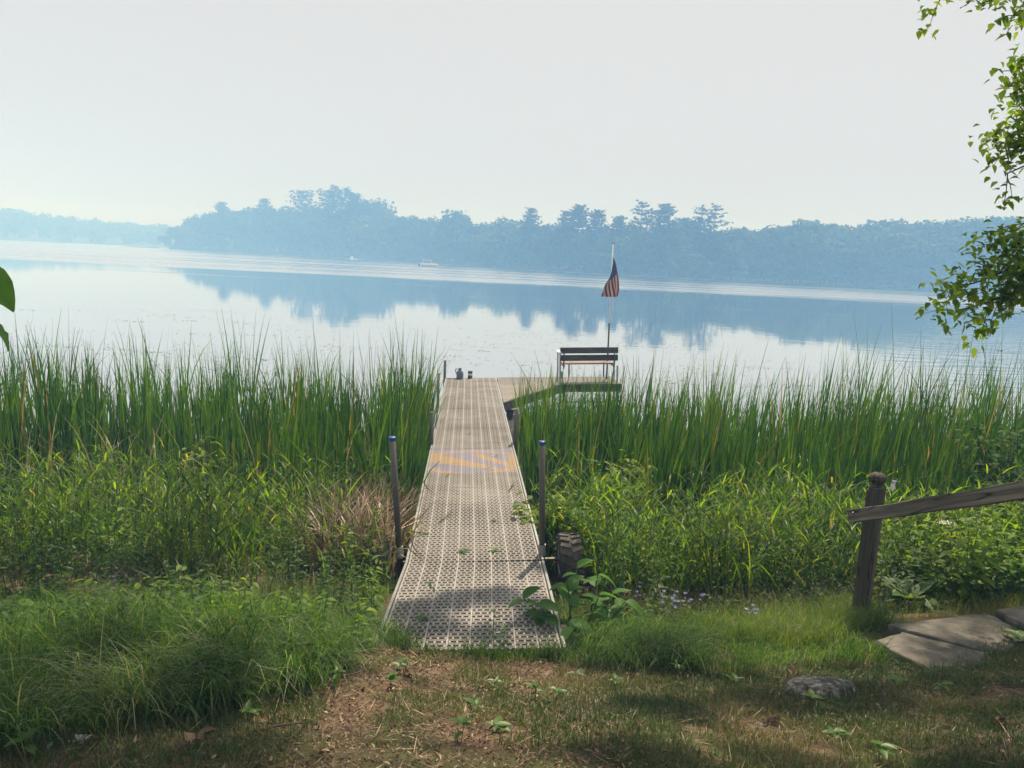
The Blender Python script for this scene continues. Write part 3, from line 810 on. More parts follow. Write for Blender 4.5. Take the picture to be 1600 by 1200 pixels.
wheel(AX + AXD * .86)
wheel(AX - AXD * .88)
# arm of the dock to the right, with a plank-covered corner piece
o4, w4, d4, u4, L4 = FR[3]
ARM0 = o4 + d4 * (L4 - .555) + w4 * (DW / 2 + .012)     # centre line of the arm at the dock's edge
arm_len = 2.72
for i in range(9):
    oo = ARM0 + w4 * (.304 * i + .004)
    link('deck_panel', ARMP, None, DOCK, M=frame(oo, -d4, w4, u4) @ Matrix.Diagonal((1, .995, 1, 1)))
AF = frame(ARM0, w4, d4, u4)
mb = MB(); mb.cbox((arm_len / 2, .545, -.055), (arm_len, .03, .12), .004); mb.build('side_rail', M['alu'], DOCK, M=AF)
mb = MB(); mb.cbox((arm_len + .016, 0, -.055), (.028, 1.12, .12), .004); mb.build('end_rail', M['alu'], DOCK, M=AF)
GX, GY = 1.42, 2.12                                        # corner piece: along the arm, along the dock
nb = 7
for k in range(nb):
    y1 = -.53 - GY * k / nb; y0 = -.53 - GY * (k + 1) / nb + .006
    xa = GX * (1 - (k + 1) / nb) - .03; xb = GX * (1 - k / nb) - .03
    mb = MB(); mb.prism([(.004, y0), (max(xa, .01), y0), (xb, y1), (.004, y1)], -.030, .001 + .0015 * (k % 2))
    mb.build('deck_board', M['tanboard'], DOCK, M=AF)
diag = Vector((-GX, -GY, 0)).normalized(); dl = math.hypot(GX, GY)
ang = math.atan2(GY, GX)
Rz = Matrix.Rotation(ang, 3, 'Z')
mb = MB(); mb.cbox((0, 0, 0), (dl + .05, .045, .175), .004)
mb.build('fascia_board', M['fascia'], DOCK, M=AF @ Matrix.Translation((GX / 2 + .012, -.53 - GY / 2 - .01, -.085)) @ Rz.to_4x4())
mb = MB(); mb.cbox(((GX + arm_len) / 2 + .01, -.565, -.085), (arm_len - GX - .02, .045, .175), .004)
mb.build('fascia_board', M['fascia'], DOCK, M=AF)
mb = MB(); mb.prism([(-.02, 0), (.16, 0), (.10, -.20), (.06, -.20)], -.02, .02)
mb.build('corner_bracket', M['fascia'], DOCK, M=AF @ Matrix.Translation((.06, -.53 - GY + .14, -.17)) @ Matrix.Rotation(rad(90), 4, 'X'))
mb = MB()
for (xa, ya_, xb, yb_) in ((.06, -.53 - GY + .16, GX, -.55), (GX, -.56, arm_len, -.56)):
    a = Vector((xa, ya_, -.40)); b = Vector((xb, yb_, -.40))
    mb.tube([a, b], .014, 6)
    n_ = 4
    for k in range(n_):
        p0 = a.lerp(b, k / n_); p1 = a.lerp(b, (k + 1) / n_)
        mb.tube([p0, p1 + Vector((0, 0, .22))], .006, 5); mb.tube([p0 + Vector((0, 0, .22)), p1], .006, 5)
mb.build('truss', M['pipe'], DOCK, M=AF)
for (x, y) in ((GX + .03, -.50), (arm_len - .05, -.50), (arm_len - .05, .48), (.10, -.50)):
    mb = MB(); mb.tube([(x, y, -.03), (x, y, -1.9)], .026, 10); mb.build('leg', M['pipe'], DOCK, M=AF)

# ------------------------------------------------------------------ bench on the arm of the dock
AW = DO + ARM0
BO = AW + w4 * 2.02 - d4 * .40
BN = empty('dock_bench', (0, 0, 0), 'dark slatted bench with an orange seat board facing the lake on the dock arm', 'bench')
BN.matrix_world = frame(BO, w4, d4, u4)
for k, z in enumerate((.745, .575)):
    mb = MB(); mb.cbox((0, -.055 + k * .02, z), (1.30, .03, .135), .004, Matrix.Rotation(rad(-7), 3, 'X')); mb.build('back_slat', M['bench_dark'], BN)
mb = MB(); mb.cbox((0, .135, .43), (1.16, .135, .032), .005); mb.build('seat_board', M['bench_seat'], BN)
mb = MB(); mb.cbox((0, .285, .432), (1.16, .135, .032), .005); mb.build('seat_board', M['bench_seat'], BN)
for sx in (-1, 1):
    mb = MB(); mb.tube([(sx * .565, -.075, .80), (sx * .565, -.035, .40), (sx * .565, -.02, .33)], .016, 8); mb.build('back_support', M['pipe'], BN)
    mb = MB(); mb.tube([(sx * .645, -.03, .68 if sx < 0 else .40), (sx * .645, -.03, -.02 if sx < 0 else -.35)], .02, 10); mb.build('leg', M['alu'], BN)
    mb = MB(); mb.tube([(sx * .40, .30, .412), (sx * .40, .30, .10)], .017, 8); mb.build('leg', M['pipe'], BN)
    mb = MB(); mb.cbox((sx * .56, .13, .395), (.035, .42, .035), .004); mb.build('seat_bearer', M['pipe'], BN)
mb = MB(); mb.cbox((-.66, .13, .70), (.07, .42, .03), .006); mb.build('armrest', M['white'], BN)
mb = MB(); mb.tube([(-.655, .32, .685), (-.655, .32, 0)], .017, 8); mb.build('leg', M['alu'], BN)
mb = MB(); mb.tube([(.645, .32, .40), (.645, .32, 0)], .017, 8); mb.build('leg', M['alu'], BN)

# flagpole and flag
pb = AW + w4 * 2.56 + d4 * .25
pt = Vector((2.14, 16.42, 3.70))
FP = empty('flagpole', pb, 'thin pale flagpole standing behind the bench on the dock', 'flagpole')
mb = MB(); mb.tube([Vector((0, 0, 0)), (pt - pb) * .42], .020, 10); mb.build('lower_pole', M['pipe'], FP, smooth=True)
mb = MB(); mb.tube([(pt - pb) * .41, (pt - pb)], .0135, 10); mb.build('upper_pole', M['white'], FP, smooth=True)
mb = MB(); mb.lathe([(.004, 0), (.018, .006), (.020, .02), (.008, .032)], 10, Matrix.Translation(pt - pb)); mb.build('finial', M['bolt'], FP)
mb = MB(); mb.box((pt - pb) * .972 + Vector((-.03, 0, 0)), (.04, .01, .012)); mb.build('cleat', M['bolt'], FP)
nu, nv = 40, 34
V, UV = [], []
pdir = (pt - pb).normalized()
p_top = pb + (pt - pb) * .905
for j in range(nv + 1):
    h = j / nv
    for i in range(nu + 1):
        u = i / nu
        ph = math.pi * (.10 + .92 * h) + .25 * math.sin(u * 4)
        r = .27 * u ** .75 * (1 - .42 * u * u) + .02
        fold = .030 * math.sin(h * 17 + u * 3) * u
        hoist = p_top - pdir * (.60 * h)
        q = hoist + Vector((math.cos(ph) * (r + fold), -math.sin(ph) * (r + fold) * .9, -(.88 * u) * (1 - .66 * h)))
        V.append(tuple(q)); UV.append((u, 1 - h))
F = [(j * (nu + 1) + i, j * (nu + 1) + i + 1, (j + 1) * (nu + 1) + i + 1, (j + 1) * (nu + 1) + i) for j in range(nv) for i in range(nu)]
fm = new_mesh('flag', V, np.array(F), smooth=True, uv=UV)
m, n, l, out = newmat('flag_cloth')
tc = n.new('ShaderNodeUVMap'); tc.uv_map = 'flag'
sep = n.new('ShaderNodeSeparateXYZ'); l.new(tc.outputs[0], sep.inputs[0])
def fmth(op, a, b=None):
    x = n.new('ShaderNodeMath'); x.operation = op
    for i, q in enumerate((a, b)):
        if q is None: continue
        if isinstance(q, (int, float)): x.inputs[i].default_value = q
        else: l.new(q, x.inputs[i])
    return x.outputs[0]
stripe = fmth('LESS_THAN', fmth('MODULO', fmth('MULTIPLY', sep.outputs[1], 13.0), 2.0), 1.0)
canton = fmth('MULTIPLY', fmth('LESS_THAN', sep.outputs[0], .40), fmth('GREATER_THAN', sep.outputs[1], 6 / 13))
su = fmth('SUBTRACT', fmth('FRACT', fmth('MULTIPLY', sep.outputs[0], 15.0)), .5); sv = fmth('SUBTRACT', fmth('FRACT', fmth('MULTIPLY', fmth('SUBTRACT', sep.outputs[1], 6 / 13), 16.7)), .5)
star = fmth('LESS_THAN', fmth('ADD', fmth('MULTIPLY', su, su), fmth('MULTIPLY', sv, sv)), .04)
c1 = n.new('ShaderNodeMix'); c1.data_type = 'RGBA'; c1.inputs[6].default_value = (.26, .25, .245, 1); c1.inputs[7].default_value = (.12, .012, .022, 1); l.new(stripe, c1.inputs[0])  # red and white darkened; the flag's shaded side is put into the colours
c2 = n.new('ShaderNodeMix'); c2.data_type = 'RGBA'; c2.inputs[6].default_value = (.010, .020, .085, 1); c2.inputs[7].default_value = (.26, .25, .245, 1); l.new(star, c2.inputs[0])
c3 = n.new('ShaderNodeMix'); c3.data_type = 'RGBA'; l.new(canton, c3.inputs[0]); l.new(c1.outputs[2], c3.inputs[6]); l.new(c2.outputs[2], c3.inputs[7])
p = n.new('ShaderNodeBsdfPrincipled'); p.inputs['Roughness'].default_value = .85; l.new(c3.outputs[2], p.inputs['Base Color'])
t = n.new('ShaderNodeBsdfTranslucent'); l.new(c3.outputs[2], t.inputs['Color'])
mx = n.new('ShaderNodeMixShader'); mx.inputs[0].default_value = .25
l.new(p.outputs[0], mx.inputs[1]); l.new(t.outputs[0], mx.inputs[2]); l.new(mx.outputs[0], out.inputs['Surface'])
fo = link('flag', fm, m)
tag(fo, 'red, white and blue striped flag hanging limp on the pole', 'flag')

# things standing on the dock
jp = Vector(on_dock(3, -.26, L4 - .16)) + DO
JG = empty('plastic_jug', jp, 'blue-grey plastic jug with handle at the far end of the dock', 'jug')
mb = MB(); mb.lathe([(.055, 0), (.078, .004), (.082, .03), (.082, .13), (.074, .165), (.045, .195), (.028, .205), (.028, .225)], 18); mb.build('body', M['jug'], JG, smooth=True)
mb = MB(); mb.lathe([(.034, .222), (.034, .25), (.028, .254)], 14); mb.build('cap', M['bench_dark'], JG)
mb = MB(); mb.tube([(-.03, 0, .215), (-.075, 0, .235), (-.105, 0, .225), (-.10, 0, .17), (-.082, 0, .12)], .011, 8); mb.build('handle', M['jug'], JG, smooth=True)
cp = Vector(on_dock(3, -.02, L4 - .08)) + DO
CN = empty('tin_can', cp, 'small brown can with a pale band beside the jug on the dock', 'can')
mb = MB(); mb.lathe([(.050, 0), (.054, .004), (.054, .172), (.050, .176), (.046, .170)], 18); mb.build('body', M['can'], CN, smooth=True)
mb = MB(); mb.lathe([(.0552, .075), (.0552, .115)], 18); mb.build('band', M['offwhite'], CN)
gp = AW + w4 * 1.50 + d4 * .38
GB = empty('green_tin', gp, 'small faded green tin on the deck under the bench', 'tin')
mb = MB(); mb.cbox((0, 0, .075), (.075, .05, .15), .006); mb.build('body', M['greenbox'], GB)
mb = MB(); mb.cbox((0, 0, .155), (.06, .04, .012), .003); mb.build('lid', M['alu'], GB)
mb = MB()
pts = [Vector(on_dock(3, -.57 + .035 * k, L4 - .20 + .02 * math.sin(k * 1.7), .012)) + DO for k in range(9)]
mb.tube([p_ - pts[0] for p_ in pts], .008, 6)  # thin dark tube laid on the deck left of the jug
tag(mb.build('dark_strip', M['bench_dark'], M=Matrix.Translation(pts[0])), 'short thin dark strip lying between end post and jug', 'rope')

# ------------------------------------------------------------------ stair railing, fitting, stones, rock
fp = Vector((2.59, 4.78, gz(2.59, 4.78)))
RL = empty('stair_railing', fp, 'weathered grey wooden handrail with a ball-topped post beside the stone steps', 'railing')
def railpost(base, h, yaw, lean=(0, 0)):
    mb = MB(); s = .094
    mb.cbox((0, 0, h / 2 - .2), (s, s, h + .4), .006)
    q = frame(base - fp, (1, 0, 0), (0, 1, 0), (lean[0], lean[1], 1)) @ Matrix.Rotation(yaw, 4, 'Z')
    o = mb.build('post', M['wood_z'], RL, M=q)
    c = MB(); c.lathe([(.047, h), (.050, h + .012), (.038, h + .022), (.030, h + .032), (.036, h + .045), (.055, h + .065), (.060, h + .085), (.052, h + .105), (.030, h + .120), (.008, h + .125)], 18)
    c.build('finial', M['wood_z'], o, smooth=True)
    return o
railpost(fp, .965, rad(38), (-.03, 0))
p2 = Vector((2.66, 2.9, gz(2.66, 2.9)))
railpost(p2, 1.0, rad(38))
ra = Vector((2.395, 4.72, 1.60)); rb = Vector((2.50, 2.75, 2.525))
# the rail passes the near faces of both posts and rises towards the house
rd = (rb - ra); rl = rd.length; rd.normalize()
ry = Vector((0, 0, 1)); ry = (ry - rd * ry.dot(rd)).normalized(); rx = ry.cross(rd)
bm = bmesh.new()
bmesh.ops.create_cube(bm, size=1)
for v in bm.verts: v.co = Vector((v.co.x * rl + rl / 2, v.co.y * .038, v.co.z * .084))
bmesh.ops.subdivide_edges(bm, edges=[e for e in bm.edges if abs(e.verts[0].co.x - e.verts[1].co.x) > .1], cuts=30)
for v in bm.verts:
    if .01 < v.co.x < rl - .01: v.co.z += .0025 * math.sin(v.co.x * 9) + random.uniform(-.0012, .0012)
bmesh.ops.bevel(bm, geom=[e for e in bm.edges if abs(e.verts[0].co.x - e.verts[1].co.x) > .01], offset=.004, segments=1, affect='EDGES')
me = bpy.data.meshes.new('rail'); bm.to_mesh(me); bm.free()
link('rail', me, M['wood_x'], RL, M=frame(ra - fp, rd, -rx if rx.x > 0 else rx, ry))
for dz in (-.022, .020):
    q = ra + rd * .075 + ry * dz + (rx if rx.x < 0 else -rx) * .019
    mb = MB(); mb.tube([q - fp, q - fp + (rx if rx.x < 0 else -rx) * .008], [.0085, .006], 10); mb.build('bolt', M['bolt'], RL)
sf = Vector((2.70, 4.80, 1.80))
SF_S = .72
SF = empty('white_fitting', sf, 'small white plastic pipe fitting sticking out beside the railing post', 'pipe fitting')
mb = MB(); mb.tube([(-.055, -.0, -.01), (.0, 0, -.005)], .008, 8); mb.build('arm', M['offwhite'], SF)
mb = MB(); mb.lathe([(.020, -.03), (.022, -.025), (.022, .02), (.016, .028), (.016, .06), (.019, .062), (.019, .072)], 12, Matrix.Rotation(rad(8), 4, 'Y')); mb.build('body', M['offwhite'], SF, smooth=True)
SF.scale = (SF_S,) * 3

def slab(poly, thick, tilt, label):
    poly = [(p_[0] - .09, p_[1] - .29) for p_ in poly]
    cx = sum(p_[0] for p_ in poly) / len(poly); cyy = sum(p_[1] for p_ in poly) / len(poly)
    rng = random.Random(int(cx * 1000))
    pts = []
    for i in range(len(poly)):
        a, b = Vector(poly[i]).to_2d(), Vector(poly[(i + 1) % len(poly)]).to_2d()
        for k in range(6):
            q = a.lerp(b, k / 6) + Vector((rng.uniform(-.013, .013), rng.uniform(-.013, .013)))
            pts.append((q.x - cx, q.y - cyy))
    n_ = len(pts); V = []; F = []
    rings = [(.97, -thick), (1.005, -.030), (1.0, -.006), (.975, 0), (.7, .001), (.4, .002), (.2, .001)]
    for (s, z) in rings:
        for (x, y) in pts: V.append((x * s, y * s, z + rng.uniform(-.0018, .0018)))
    for r_ in range(len(rings) - 1):
        for k in range(n_):
            k2 = (k + 1) % n_
            F.append((r_ * n_ + k, r_ * n_ + k2, (r_ + 1) * n_ + k2, (r_ + 1) * n_ + k))
    me = bpy.data.meshes.new('stepping_stone'); me.from_pydata(V, [], F + [tuple((len(rings) - 1) * n_ + k for k in range(n_))])
    o = link('stepping_stone', me, M['flagstone'])
    o.location = (cx, cyy, gz(cx, cyy) + .048); o.rotation_euler = tilt
    return tag(o, label, 'stone', 'flat stones at the foot of the railing')
slab([(2.38, 4.36), (2.66, 4.50), (2.98, 4.16), (2.86, 3.98), (2.50, 3.96)], .09, (rad(-9), rad(-3), 0), 'smooth brownish flat stone at the left end of the step stones')
slab([(2.62, 4.62), (3.40, 4.80), (3.42, 4.36), (3.10, 4.20), (3.01, 4.18), (2.70, 4.52)], .09, (rad(-7), rad(-3), 0), 'long flat stone along the back, below the hosta leaves')
slab([(3.44, 4.81), (3.85, 4.90), (4.3, 4.8), (4.25, 4.35), (3.75, 4.22), (3.455, 4.36)], .09, (rad(-8), rad(-4), 0), 'flat stone cut off by the right edge of the picture behind the plantain')
slab([(3.0, 3.72), (3.55, 3.85), (4.0, 3.75), (3.9, 3.3), (3.2, 3.2)], .09, (rad(-10), rad(-3), 0), 'dark shaded lower stone at the right edge under grass')
bm = bmesh.new()
bmesh.ops.create_icosphere(bm, subdivisions=4, radius=1)
rr = np.random.default_rng(8)
from mathutils import noise as mnoise
for v in bm.verts:
    q = v.co.copy()
    s = 1 + .22 * mnoise.noise(q * 1.6 + Vector((3, 1, 7))) + .07 * mnoise.noise(q * 4.5)
    v.co = Vector((q.x * .185 * s, q.y * .125 * s, (q.z if q.z < .45 else .45 + (q.z - .45) * .25) * .082 * s))
me = bpy.data.meshes.new('rock'); bm.to_mesh(me); bm.free()
for pl in me.polygons: pl.use_smooth = True
o = link('rock', me, M['rock'], loc=(1.68, 3.36, gz(1.68, 3.36) + .005)); o.rotation_euler = (rad(-14), 0, rad(6))
tag(o, 'speckled grey rock half sunk in the grass', 'rock')

# ------------------------------------------------------------------ vegetation builders (vectorised)
def blades(P, az, lean, bend, L, Wd, segs, pw=1.5, taper=.6, wjit=.5, rng=RNG, rnd=None):
    n_ = len(P)
    bc = lambda v: np.broadcast_to(np.asarray(v, float), (n_,)).copy()
    az, lean, bend, L, Wd = map(bc, (az, lean, bend, L, Wd))
    t = np.linspace(0, 1, segs + 1)
    th = lean[:, None] + bend[:, None] * t[None, :] ** pw
    tm = (th[:, 1:] + th[:, :-1]) / 2
    dl = (L / segs)[:, None]
    X = np.concatenate([np.zeros((n_, 1)), np.cumsum(np.sin(tm) * dl, 1)], 1)
    Z = np.concatenate([np.zeros((n_, 1)), np.cumsum(np.cos(tm) * dl, 1)], 1)
    wa = az + math.pi / 2 + rng.normal(size=n_) * wjit
    C = P[:, None, :] + np.stack([np.cos(az)[:, None] * X, np.sin(az)[:, None] * X, Z], 2)
    prof = np.minimum(1.0, (1 - t) / (1 - taper)) * np.minimum(1, .55 + t * 3)
    prof[-1] = .10
    hw = (Wd / 2)[:, None] * prof[None, :]
    wd = np.stack([np.cos(wa), np.sin(wa), np.zeros(n_)], 1)[:, None, :]
    A = C - wd * hw[..., None]; B = C + wd * hw[..., None]
    V = np.stack([A, B], 2).reshape(-1, 3)
    base = (np.arange(n_) * (segs + 1) * 2)[:, None] + (np.arange(segs) * 2)[None, :]
    F = np.stack([base, base + 1, base + 3, base + 2], 2).reshape(-1, 4)
    r = rng.random(n_) if rnd is None else rnd
    return V, F, np.repeat(r, (segs + 1) * 2), C

def leaves(P, az, pitch, L, Wd, droop=.2, fold=.12, rng=RNG, rnd=None, roll=.25):
    """ovate leaf, 8 triangles' worth of quads and tris"""
    n_ = len(P)
    bc = lambda v: np.broadcast_to(np.asarray(v, float), (n_,)).copy()
    az, pitch, L, Wd = map(bc, (az, pitch, L, Wd))
    a = np.stack([np.cos(az) * np.cos(pitch), np.sin(az) * np.cos(pitch), np.sin(pitch)], 1)
    s = np.stack([-np.sin(az), np.cos(az), np.zeros(n_)], 1)
    nn = np.cross(a, s)
    ro = rng.normal(size=n_) * roll
    s2 = s * np.cos(ro)[:, None] + nn * np.sin(ro)[:, None]
    n2 = np.cross(a, s2)
    Lc, Wc = L[:, None], Wd[:, None]
    dz = np.array([0, 0, -1.0])
    def pt(t, w, f): return P + a * Lc * t + s2 * Wc * w + n2 * Wc * f + dz * (Lc * droop * t * t)
    pts = [pt(0, 0, 0), pt(.28, -.46, fold), pt(.30, 0, 0), pt(.28, .46, fold), pt(.62, -.36, fold), pt(.64, 0, 0), pt(.62, .36, fold), pt(1, 0, 0)]
    V = np.stack(pts, 1).reshape(-1, 3)
    b = (np.arange(n_) * 8)[:, None]
    T = np.concatenate([b + np.array([0, 2, 1]), b + np.array([0, 3, 2]), b + np.array([4, 5, 7]), b + np.array([5, 6, 7])], 0)
    Q = np.concatenate([b + np.array([1, 2, 5, 4]), b + np.array([2, 3, 6, 5])], 0)
    r = rng.random(n_) if rnd is None else rnd
    return V, T, Q, np.repeat(r, 8)

class Bag:
    """gathers blades and leaves for one mesh"""
    def __init__(s): s.V, s.T, s.Q, s.r, s.n = [], [], [], [], 0
    def blades(s, *a, **k):
        V, F, r, C = blades(*a, **k); s.V.append(V); s.Q.append(F + s.n); s.r.append(r); s.n += len(V); return C
    def leaves(s, *a, **k):
        V, T, Q, r = leaves(*a, **k); s.V.append(V); s.T.append(T + s.n); s.Q.append(Q + s.n); s.r.append(r); s.n += len(V)
    def build(s, name, mat, parent=None, loc=None):
        F = [x for x in (np.concatenate(s.T) if s.T else [], np.concatenate(s.Q) if s.Q else []) if len(x)]
        return link(name, new_mesh(name, np.concatenate(s.V), F, np.concatenate(s.r)), mat, parent, loc)

def scatter(n_, x0, x1, y0, y1, keep=None, rng=RNG):
    x = rng.uniform(x0, x1, n_); y = rng.uniform(y0, y1, n_)
    ok = off_dock(x, y)
    if keep is not None: ok &= keep(x, y)
    return x[ok], y[ok]
def at_ground(x, y, dz=0): return np.stack([x, y, g(x, y) + dz], 1)

def left_mound(x, y): return (y > 2.72 + .10 * np.sin(x * 4) + np.clip(x + 1.1, -.6, .6) * .95) & (x < -.72 - .10 * vnoise(x, y, .3) + np.clip(y - 3.9, 0, .6) * .1) & (vnoise(x, y, .22) > .16)

# --- cattails
def cattails(bag, x, y, rng, hmul=1.0, bias=0.0):
    for (xx, yy) in zip(x, y): pass
    n_ = len(x)
    k = 4
    z = np.maximum(g(x, y), -.55)
    hh = (1.25 + 1.15 * rng.random(n_) ** 1.5) * hmul * (.72 + .34 * vnoise(x, y, 1.1) + .22 * vnoise(x + 31, y, .45)) + np.minimum(0, z) * -.55
    plane = rng.uniform(0, 6.28, n_)
    for i in range(k):
        az = plane + (0 if i % 2 else math.pi) + rng.normal(size=n_) * .35
        lean = np.abs(rng.normal(size=n_)) * .080 + .005
        bend = np.abs(rng.normal(size=n_)) * .19
        droop = rng.random(n_) < .09
        bend = np.where(droop, rng.uniform(.5, 1.5, n_), bend)
        L = hh * rng.uniform(.62, 1.06, n_)
        Wd = rng.uniform(.015, .028, n_)
        P = np.stack([x + rng.normal(size=n_) * .02, y + rng.normal(size=n_) * .02, z], 1)
        az2 = np.arctan2(np.sin(az), np.cos(az) + bias * 1.2)
        r = np.clip(rng.random(n_) * .9 + (rng.random(n_) < .035) * .6, 0, 1)
        bag.blades(P, az2, lean + abs(bias) * .06, bend, L, Wd, 6, pw=2.2, taper=.62, wjit=.9, rng=rng, rnd=r)
rng = np.random.default_rng(31)
CL = Bag()
x, y = scatter(2150, -15, -1.05, 7.3, 12.2, lambda x, y: (x < dock_x(y) - .62) & (vnoise(x, y, .9) > .22) & (y > 7.3 + 1.9 * vnoise(x, 3 + 0 * y, .8)), rng)
cattails(CL, x, y, rng, .90)
x, y = scatter(300, -2.3, -1.1, 7.6, 13.5, lambda x, y: (x < dock_x(y) - .60) & (x > dock_x(y) - 1.2), rng)
cattails(CL, x, y, rng, .98, .5)
# a sparse outer fringe standing in open water
x, y = scatter(300, -14, -1.2, 12.4, 14.0, lambda x, y: x < dock_x(y) - .9, rng); cattails(CL, x, y, rng, .9)
tag(CL.build('cattails', M['cattail']), 'dense stand of green cattails in the shallows left of the dock', 'cattails', kind='stuff')
CR = Bag()
def keepR(x, y):
    gap = dock_x(y) + .70 + np.clip((y - 8.2) * .09, 0, .40)
    return (x > gap) & ((x > 1.7) | (y > 8.7)) & (vnoise(x + 40, y, .9) > .20) & (y > 7.0 + 1.8 * vnoise(x + 11, 3 + 0 * y, .8))
x, y = scatter(3500, .3, 13.5, 7.0, 12.2, keepR, rng)
cattails(CR, x, y, rng, np.interp(x, [.3, 1.2, 2.4, 4.5, 8], [.80, .84, .93, 1.03, 1.1]), .35)
x, y = scatter(260, 2.6, 13, 12.0, 13.4, None, rng); cattails(CR, x, y, rng, .86, .3)
x, y = scatter(330, .1, 1.9, 9.6, 13.2, lambda x, y: (x > dock_x(y) + .84), rng); cattails(CR, x, y, rng, .74, .2)
tag(CR.build('cattails', M['cattail']), 'dense stand of green cattails in the shallows right of the dock', 'cattails', kind='stuff')
# tall single blades that top the left stand
TB = Bag()
xs = np.array([-6.35, -6.25, -6.7, -5.95, -4.55, -3.0, -2.05, -1.55]); ys = np.array([9.0, 8.8, 8.9, 9.3, 9.6, 9.4, 9.0, 9.6])
P = np.stack([xs, ys, np.maximum(g(xs, ys), -.5)], 1)
TB.blades(P, rng.uniform(0, 6.28, 8), .03, rng.uniform(.02, .1, 8), np.array([2.65, 2.75, 2.8, 2.6, 2.35, 2.5, 2.45, 2.5]), .017, 7, pw=2, taper=.6, rng=rng)
tag(TB.build('reed_blades', M['cattail']), 'few tallest reed blades rising above the left cattails', 'reeds', kind='stuff')

# --- dead straw-coloured reeds beside the left post
DR = Bag()
x, y = scatter(1500, -1.75, -.95, 5.9, 7.7, lambda x, y: x < dock_x(y) - .66, rng)
n_ = len(x)
DR.blades(at_ground(x, y), rng.uniform(0, 6.28, n_), rng.uniform(.02, .35, n_), rng.uniform(.1, 1.8, n_), rng.uniform(.4, 1.05, n_), rng.uniform(.008, .018, n_), 5, rng=rng)
x, y = scatter(260, .6, 5, 5.6, 7.6, lambda x, y: vnoise(x, y, .5) > .55, rng); n_ = len(x)
DR.blades(at_ground(x, y), rng.uniform(0, 6.28, n_), rng.uniform(.1, .6, n_), rng.uniform(.1, 1.8, n_), rng.uniform(.4, .9, n_), rng.uniform(.004, .010, n_), 5, rng=rng)
x, y = scatter(240, -9, -1.2, 7.4, 9.5, lambda x, y: x < dock_x(y) - .66, rng); n_ = len(x)
DR.blades(at_ground(x, y), rng.uniform(0, 6.28, n_), rng.uniform(.02, .3, n_), rng.uniform(.1, 1.6, n_), rng.uniform(.8, 1.6, n_), rng.uniform(.006, .014, n_), 5, rng=rng)
x, y = scatter(1500, -7, -1.0, 4.5, 5.8, None, rng); n_ = len(x)
DR.blades(at_ground(x, y), rng.uniform(0, 6.28, n_), rng.uniform(.1, 1.1, n_), rng.uniform(.1, 1.2, n_), rng.uniform(.12, .42, n_), rng.uniform(.003, .008, n_), 4, rng=rng, rnd=rng.random(n_) * .35)  # brown understory thatch, toned dark to stand in for shaded gaps
x, y = scatter(1300, .8, 2.9, 4.9, 5.9, None, rng); n_ = len(x)
DR.blades(at_ground(x, y), rng.uniform(0, 6.28, n_), rng.uniform(.1, 1.1, n_), rng.uniform(.1, 1.2, n_), rng.uniform(.10, .36, n_), rng.uniform(.003, .008, n_), 4, rng=rng, rnd=rng.random(n_) * .4)  # same on the right: brown thatch, its dark tone doubling as shade
tag(DR.build('dead_reeds', M['straw']), 'dry straw-coloured broken reeds clumped beside the dock', 'dead reeds', kind='stuff')

# --- tall ribbon grass on the wet bank
def straw_gap(x, y, rng): return ~((x > -1.75) & (x < -.95) & (y > 5.6) & (y < 7.6) & (rng.random(len(x)) > .12))
def ribbon(bag, x, y, rng, l0, l1, w0=.008, w1=.019, b0=.5, b1=1.7, rnd=None):
    ck = vnoise(x + 3, y + 9, .55); keep = (ck > rng.uniform(.25, .5, len(x))) & straw_gap(x, y, rng); x, y, ck = x[keep], y[keep], ck[keep]
    l0, l1 = l0 * (.6 + .9 * ck), l1 * (.6 + .9 * ck)
    n_ = len(x)
    bag.blades(at_ground(x, y), rng.uniform(0, 6.28, n_), np.abs(rng.normal(size=n_)) * .18, rng.uniform(b0, b1, n_), rng.uniform(l0, l1, n_), rng.uniform(w0, w1, n_), 5, pw=1.8, taper=.45, rng=rng, rnd=rnd)
def culms(bag, bs, x, y, rng, h0, h1, k=7):
    """grass culms with leaves leaving the stalk all the way up"""
    ck = vnoise(x + 3, y + 9, .55); keep = (ck > rng.uniform(.28, .52, len(x))) & straw_gap(x, y, rng); x, y, ck = x[keep], y[keep], ck[keep]
    n_ = len(x); h = rng.uniform(h0, h1, n_) * (.62 + .80 * ck)
    az = rng.uniform(0, 6.28, n_); ln = np.abs(rng.normal(size=n_)) * .10
    C = bs.blades(at_ground(x, y), az, ln, .12, h, .005, 4, taper=.9, rng=rng)
    for i in range(k):
        f = (i + .6) / k
        q = f * 4; j = int(q); fr = q - j
        P = C[:, j] * (1 - fr) + C[:, min(j + 1, 4)] * fr
        L = rng.uniform(.16, .34, n_) * (1.1 - .4 * abs(f - .5))
        bag.blades(P, az + i * 2.6 + rng.normal(size=n_) * .5, rng.uniform(.35, .8, n_), rng.uniform(.4, 1.3, n_), L, rng.uniform(.011, .021, n_), 4, pw=1.3, taper=.35, rng=rng)
rng = np.random.default_rng(41)
TG = Bag(); ST = Bag()
x, y = scatter(3600, -11, -.85, 5.5, 8.4, lambda x, y: (x < dock_x(y) - .72) & (vnoise(x, y, .7) > .28), rng)
culms(TG, ST, x, y, rng, .45, .95)
x, y = scatter(3400, -11, -.85, 5.35, 8.6, lambda x, y: x < dock_x(y) - .70, rng); ribbon(TG, x, y, rng, .35, .8)
tag(TG.build('tall_grass', M['tallgrass']), 'tall ribbon-leaved grass on the wet bank left of the dock', 'tall grass', kind='stuff')
TG = Bag()
x, y = scatter(4300, .35, 10, 5.4, 8.6, lambda x, y: (x > dock_x(y) + .80) & ~((x > 2.9) & (y < 5.9)) & ((x > 1.0) | (y < 6.9) | (y > 7.5)), rng)
